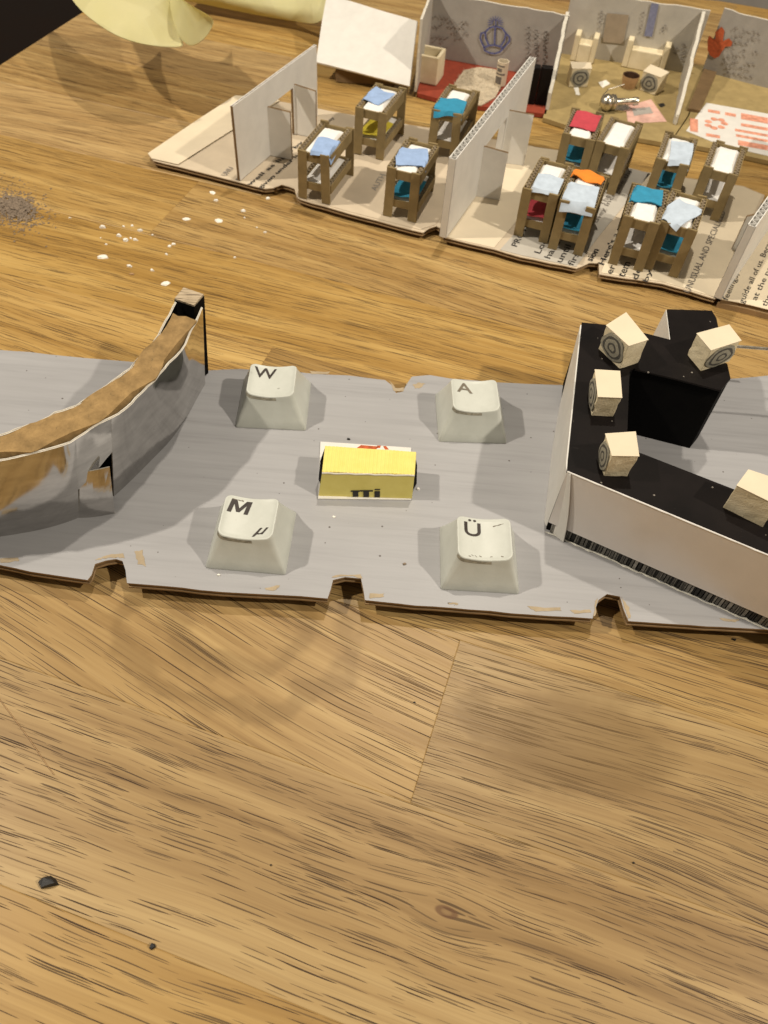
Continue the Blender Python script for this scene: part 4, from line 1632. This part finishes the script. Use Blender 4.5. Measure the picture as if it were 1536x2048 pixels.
for rr_, zz_ in ((.38, .52), (.33, .50), (.29, .10), (.01, .08)):
    rows.append([c + Vector((rr_ * math.cos(i * math.pi / 10), rr_ * math.sin(i * math.pi / 10), zz_)) for i in range(20)])
q.grid(rows, 0, True)
q.build('dark_lining', M['cork'], cup, smooth=True)
fig = thing('metal_gadget', 'dull silver turned gadget with a rod lying on the olive floor', 'gadget', P(1225, 215, ZR))
q = MB()
a = P(1206, 205, ZR + .35)
b = P(1232, 204, ZR + .35)
dv = (b - a).normalized()
q.tube([a - dv * .12, a - dv * .02, a + dv * .1, a + dv * .22, a + dv * .30, a + dv * .34, a + dv * .40, a + dv * .52, a + dv * .58], [.08, .26, .33, .34, .30, .24, .32, .30, .12], 16)
q.build('turned_body', M['metal'], fig, smooth=True)
q = MB()
q.tube([a + dv * .55, a + dv * .6, a + dv * 1.35, a + dv * 1.42, a + dv * 1.6], [.14, .15, .13, .17, .16], 12)
q.build('rod', M['metal'], fig, smooth=True)
q = MB()
c = P(1238, 218, ZR)
disc(q, c + zz * .08, Vector((.45, .06, 0)), Vector((0, .3, 0)), zz, .001, 1, 0, 18)
q.tube([c + zz * .005, c + zz * .075], [.34, .34], 14)
q.build('foot_plate', M['metal'], fig)
q = MB()
q.tube([a - dv * .1 + zz * .3, a + dv * .1 + zz * .55, a + dv * .4 + zz * .62, a + dv * .75 + zz * .72, a + dv * .8 + zz * .6], .02, 6)
q.build('wire_hoop', M['metal'], fig)


def scrap(px, z, t, mat, name, label, cat, group=None, jit=.02, sub=3):
    o = patch(px, M[mat], None, z, name, jit, sub)
    return tag(o, label, cat, group)


scrap([(1252, 212), (1303, 199), (1333, 243), (1256, 248)], ZR + .006, .01, 'pinkpaper', 'paper_scrap', 'pink printed paper scrap beside the metal gadget', 'paper scrap')
scrap([(1264, 218), (1300, 214), (1306, 226), (1268, 232)], ZR + .014, .01, 'newsprint', 'printed_label', 'grey label lying on the pink paper scrap', 'paper scrap')
scrap([(1316, 208), (1326, 206), (1331, 211), (1322, 215)], ZR + .006, .01, 'char', 'black_chip', 'black chip right of the pink paper scrap', 'chip')
scrap([(1196, 165), (1212, 160), (1220, 168), (1205, 176)], ZR + .006, .01, 'crumb', 'foam_crumb', 'white foam crumb behind the metal gadget', 'crumb')
scrap([(1148, 176), (1156, 174), (1160, 190), (1152, 190)], ZR + .006, .01, 'crumb', 'foam_crumb', 'white foam crumb in front of the left foam stool', 'crumb')
rug = MB()
ps = [P(x, y, ZR + .01) for x, y in ((928, 142), (958, 136), (990, 140), (1010, 160), (990, 196), (962, 212), (930, 206), (902, 188), (912, 164))]
c = sum(ps, Vector()) / len(ps)
for i in range(3500):
    j = random.randrange(len(ps))
    s_, t_ = random.random(), math.sqrt(random.random())
    p = c.lerp(ps[j].lerp(ps[(j + 1) % len(ps)], s_), t_)
    a = random.uniform(0, 6.28)
    d = Vector((math.cos(a), math.sin(a), 0)) * .012
    tip = p + Vector((random.uniform(-.16, .16), random.uniform(-.16, .16), random.uniform(.02, .13)))
    rug.add([p + d, p - d, tip], [(0, 1, 2)])
rug.prism([(p.x, p.y) for p in ps], ZR + .004, ZR + .05)
tag(rug.build('fluffy_rug', M['fur']), 'fluffy cream rug on the red floor', 'rug')
tb = thing('paper_tube', 'small rolled paper tube standing on the fluffy rug', 'tube', P(1000, 165, ZR))
c = P(1000, 168, ZR + .05)
q = MB()
N = 18
for r, zs in ((.25, (0, .95)),):
    q.grid([[c + Vector((r * math.cos(i * 2 * math.pi / N), r * math.sin(i * 2 * math.pi / N), z_)) for i in range(N)] for z_ in zs], 0, True)
    q.grid([[c + Vector(((r - .03) * math.cos(i * 2 * math.pi / N), (r - .03) * math.sin(i * 2 * math.pi / N), z_)) for i in range(N)] for z_ in zs[::-1]], 0, True)
    q.grid([[c + Vector((rr_ * math.cos(i * 2 * math.pi / N), rr_ * math.sin(i * 2 * math.pi / N), .95)) for i in range(N)] for rr_ in (r, r - .03)], 0, True)
q.build('paper_wall', M['page2'], tb, smooth=False)
q = MB()
for z0_, z1_, a0, a1 in ((.08, .38, 200, 270), (.45, .52, 195, 300), (.58, .72, 205, 262), (.78, .84, 200, 285)):
    k = 6
    q.grid([[c + Vector((.256 * math.cos(R(a0 + (a1 - a0) * i / k)), .256 * math.sin(R(a0 + (a1 - a0) * i / k)), z_)) for i in range(k + 1)] for z_ in (z0_, z1_)])
q.build('black_print', M['fadedink'], tb)

# white card flap left of the rooms, yellow notes, background pieces
fl = thing('white_card_flap', 'blank white card panel leaning beside the red-floored room', 'card panel', P(730, 170, 0))
q = MB()
ca, cb_, cc, cdd = P(632, 124, .75), P(819, 172, .55), P(834, 42, 2.3), P(654, -12, 1.9)
rows = []
for i in range(9):
    t = i / 8
    rows.append([ca.lerp(cb_, j / 8).lerp(cdd.lerp(cc, j / 8), t) + Vector((0, 0, .12 * math.sin(math.pi * t) * (1 - j / 12) + random.uniform(-.012, .012))) for j in range(9)])
q.sheet(rows, .08)
q.build('card_sheet', M['white'], fl, smooth=True)
q = MB()
q.box((ca + cb_) / 2 + Vector((.1, .7, -.36)), 2.6, .5, .5)
q.build('hidden_foot', M['kraftd'], fl)


def note(name, label, rows_px, mat='sticky'):
    """curled note: rows of (px, py, z)"""
    q = MB()
    rows = [[P(x, y, z) for x, y, z in r] for r in rows_px]
    q.sheet(rows, .012)
    o = q.build(name, M[mat], None, smooth=True)
    s_ = o.modifiers.new('sub', 'SUBSURF')
    s_.levels = s_.render_levels = 2
    return tag(o, label, 'paper note')


note('yellow_note', 'curled pale yellow paper note hanging over the table corner', [
    [(140, 2, 3.3), (182, 42, 3.2), (232, 76, 3.0), (288, 94, 2.8), (342, 98, 2.6), (362, 97, 2.5), (374, 95, 2.45)],
    [(120, -50, 3.5), (170, -10, 3.6), (225, 15, 3.6), (280, 28, 3.6), (318, 28, 3.4), (330, 22, 3.2), (338, 18, 3.0)],
    [(90, -130, 3.2), (160, -90, 3.6), (220, -70, 3.8), (280, -60, 3.8), (320, -60, 3.4), (332, -60, 3.2), (340, -60, 3.0)]])
nf = note('yellow_note', '', [
    [(374, 95, 2.45), (394, 92, 2.75), (414, 76, 3.2), (433, 42, 3.7)],
    [(350, 66, 2.7), (372, 60, 3.0), (396, 44, 3.5), (420, 30, 4.0)],
    [(338, 18, 3.0), (352, 15, 3.3), (374, 10, 3.8), (395, 18, 4.3)],
    [(338, -20, 3.0), (346, -18, 3.2), (356, -10, 3.5), (366, 2, 3.9)]])
for kk_ in ('label', 'category'):
    del nf[kk_]
nf.name = 'folded_over_corner'
nf.parent = bpy.data.objects['yellow_note']
note('yellow_note', 'second rolled yellow note behind the white card flap', [
    [(330, -4, .6), (400, 8, .45), (480, 26, .4), (560, 40, .4), (600, 46, .45), (628, 52, .8), (652, 40, 1.3)],
    [(330, -30, 1.3), (400, -18, 1.3), (480, -4, 1.3), (560, 8, 1.3), (592, 10, 1.35), (622, 8, 1.6), (655, 0, 1.8)],
    [(330, -80, 1.8), (400, -80, 1.8), (480, -80, 1.8), (560, -80, 1.8), (592, -80, 1.8), (622, -80, 1.9), (660, -80, 2.0)]])
q = MB()
ps = [P(x, y, 0) for x, y in ((1170, -16), (1300, 4), (1420, 12), (1700, 60), (1700, -200), (1150, -200))]
q.prism([(p.x + .6, p.y + .9) for p in ps], .004, .5)
tag(q.build('folded_cloth', M['cloth'], None, bevel=.1), 'blue-grey folded cloth behind the furnished rooms', 'cloth')
cbx = thing('cardboard_offcut', 'brown cardboard offcut behind the crown-printed wall', 'cardboard', P(1060, -5, 0))
q = MB()
c = P(1062, -2, 0)
q.box(c + Vector((0, 1.2, 1.0)), 3.0, .4, 2.0)
q.build('upright_board', M['kraftd'], cbx)
q = MB()
q.box(c + Vector((.8, .5, .3)), 3.6, .9, .6)
q.build('flat_board', M['kraft'], cbx)

# ------------------------------------------------------------------ crumbs, flakes and dust
def crumb(px, py, size, label, mat='crumb', group=None, z=.003, name='white_crumb', flat=.35, seed=0):
    c = P(px, py, z)
    q = MB()
    n_ = 7
    rnd = random.Random(px * 31 + py)
    lo, hi = [], []
    a0 = rnd.uniform(0, 6)
    for i in range(n_):
        a = a0 + i * 2 * math.pi / n_
        r = size * rnd.uniform(.6, 1.15)
        p = Vector((math.cos(a) * r, math.sin(a) * r * rnd.uniform(.55, .9), 0))
        lo.append(c + p)
        hi.append(c + p * rnd.uniform(.6, .9) + zz * size * flat * rnd.uniform(.6, 1.3))
    q.add(lo + hi, [tuple(range(n_, 2 * n_))] + [(i, (i + 1) % n_, n_ + (i + 1) % n_, n_ + i) for i in range(n_)])
    return tag(q.build(name, M[mat]), label, 'crumb', group)


crumb(331, 567, .20, 'largest white crumb, flat flake behind the wall post', flat=.12)
crumb(207, 514, .20, 'long white crumb nearest the dust heap, split in two', flat=.2)
crumb(372, 438, .17, 'left of two white flakes below the dormitory corner', flat=.15)
crumb(438, 442, .17, 'right of two white flakes below the dormitory corner', flat=.15)
crumb(425, 385, .16, 'white flake close to the dormitory front edge', flat=.12)
for x, y, s_ in ((206, 455, .13), (238, 472, .11), (251, 481, .12), (271, 480, .10), (280, 461, .10), (264, 452, .07), (247, 453, .06), (339, 493, .08), (347, 489, .08), (333, 509, .06), (258, 533, .10), (304, 541, .08), (305, 470, .05), (487, 422, .10), (489, 436, .05), (432, 401, .09), (530, 465, .07), (514, 455, .04), (470, 515, .06), (262, 477, .06), (212, 489, .05), (201, 476, .04), (140, 436, .05), (536, 397, .08)):
    crumb(x, y, s_, 'small white crumb among the scatter behind the curved wall', group='small white crumbs behind the curved wall', flat=.5)
crumb(264, 549, .10, 'small rusty brown crumb among the white ones', 'tan', name='brown_crumb', flat=.4)
crumb(97, 1764, .19, 'larger black flake on the bare oak at lower left', 'char', name='black_flake', flat=.5)
crumb(305, 1893, .07, 'small dark grey flake at the bottom left', 'char', name='black_flake', flat=.8)
crumb(542, 1730, .025, 'tiny black speck left of the knot', 'char', name='black_speck', flat=.8)
crumb(1267, 1726, .03, 'tiny black speck right of the knot', 'char', name='black_speck', flat=.8)
crumb(1467, 1279, .055, 'black speck below the front edge of the board at right', 'char', name='black_speck', flat=.6)
crumb(829, 1405, .03, 'tiny dark speck beside the stave joint', 'char', name='black_speck', flat=.6)
crumb(697, 879, .055, 'black crumb behind the yellow box', 'char', z=ZB + .002, name='black_speck', flat=.5)
crumb(809, 1128, .055, 'grey crumb between the M and umlaut keycaps', 'dust', z=ZB + .002, name='grey_crumb', flat=.6)
crumb(437, 1150, .05, 'white crumb in front of the M keycap', z=ZB + .002, flat=.5)
crumb(668, 1034, .05, 'white crumb in front of the yellow box', z=ZB + .002, flat=.5)
crumb(700, 930, .02, 'tiny dark speck under the yellow box back edge', 'char', z=ZB + .04, name='black_speck', flat=.5)
crumb(836, 978, .06, 'white paper shred at the right end of the yellow box', z=ZB + .002, flat=.6)
q = MB()
for i in range(2000):
    r = abs(random.gauss(0, 1))
    a = random.uniform(0, 6.283)
    px, py = 30 + r * 40 * math.cos(a), 418 + r * 24 * math.sin(a) + .15 * r * 40 * math.cos(a)
    if px > 118 + random.uniform(-20, 20):
        continue
    c = P(px, py, .002)
    s_ = random.uniform(.015, .07) * (1.1 if r < 1 else .8)
    lift = max(0, .12 * (1.2 - r)) * random.random()
    a = random.uniform(0, 6)
    v = [c + Vector((math.cos(a + k * 2.1) * s_, math.sin(a + k * 2.1) * s_, lift + random.uniform(0, s_ * .4))) for k in range(3)] + [c + zz * (lift + s_ * .8)]
    q.add(v, [(0, 1, 3), (1, 2, 3), (2, 0, 3), (0, 2, 1)])
tag(q.build('dust_heap', M['dust']), 'smudged heap of grey dust on the oak at the left edge', 'dust', kind='stuff')
q = MB()
q.tube([P(x, y, .02) for x, y in ((-30, 1350), (0, 1400), (30, 1440), (60, 1480), (90, 1525), (108, 1549))], .006, 5)
tag(q.build('stray_hair', M['tan']), 'thin reddish hair lying on the oak at the left edge', 'hair')
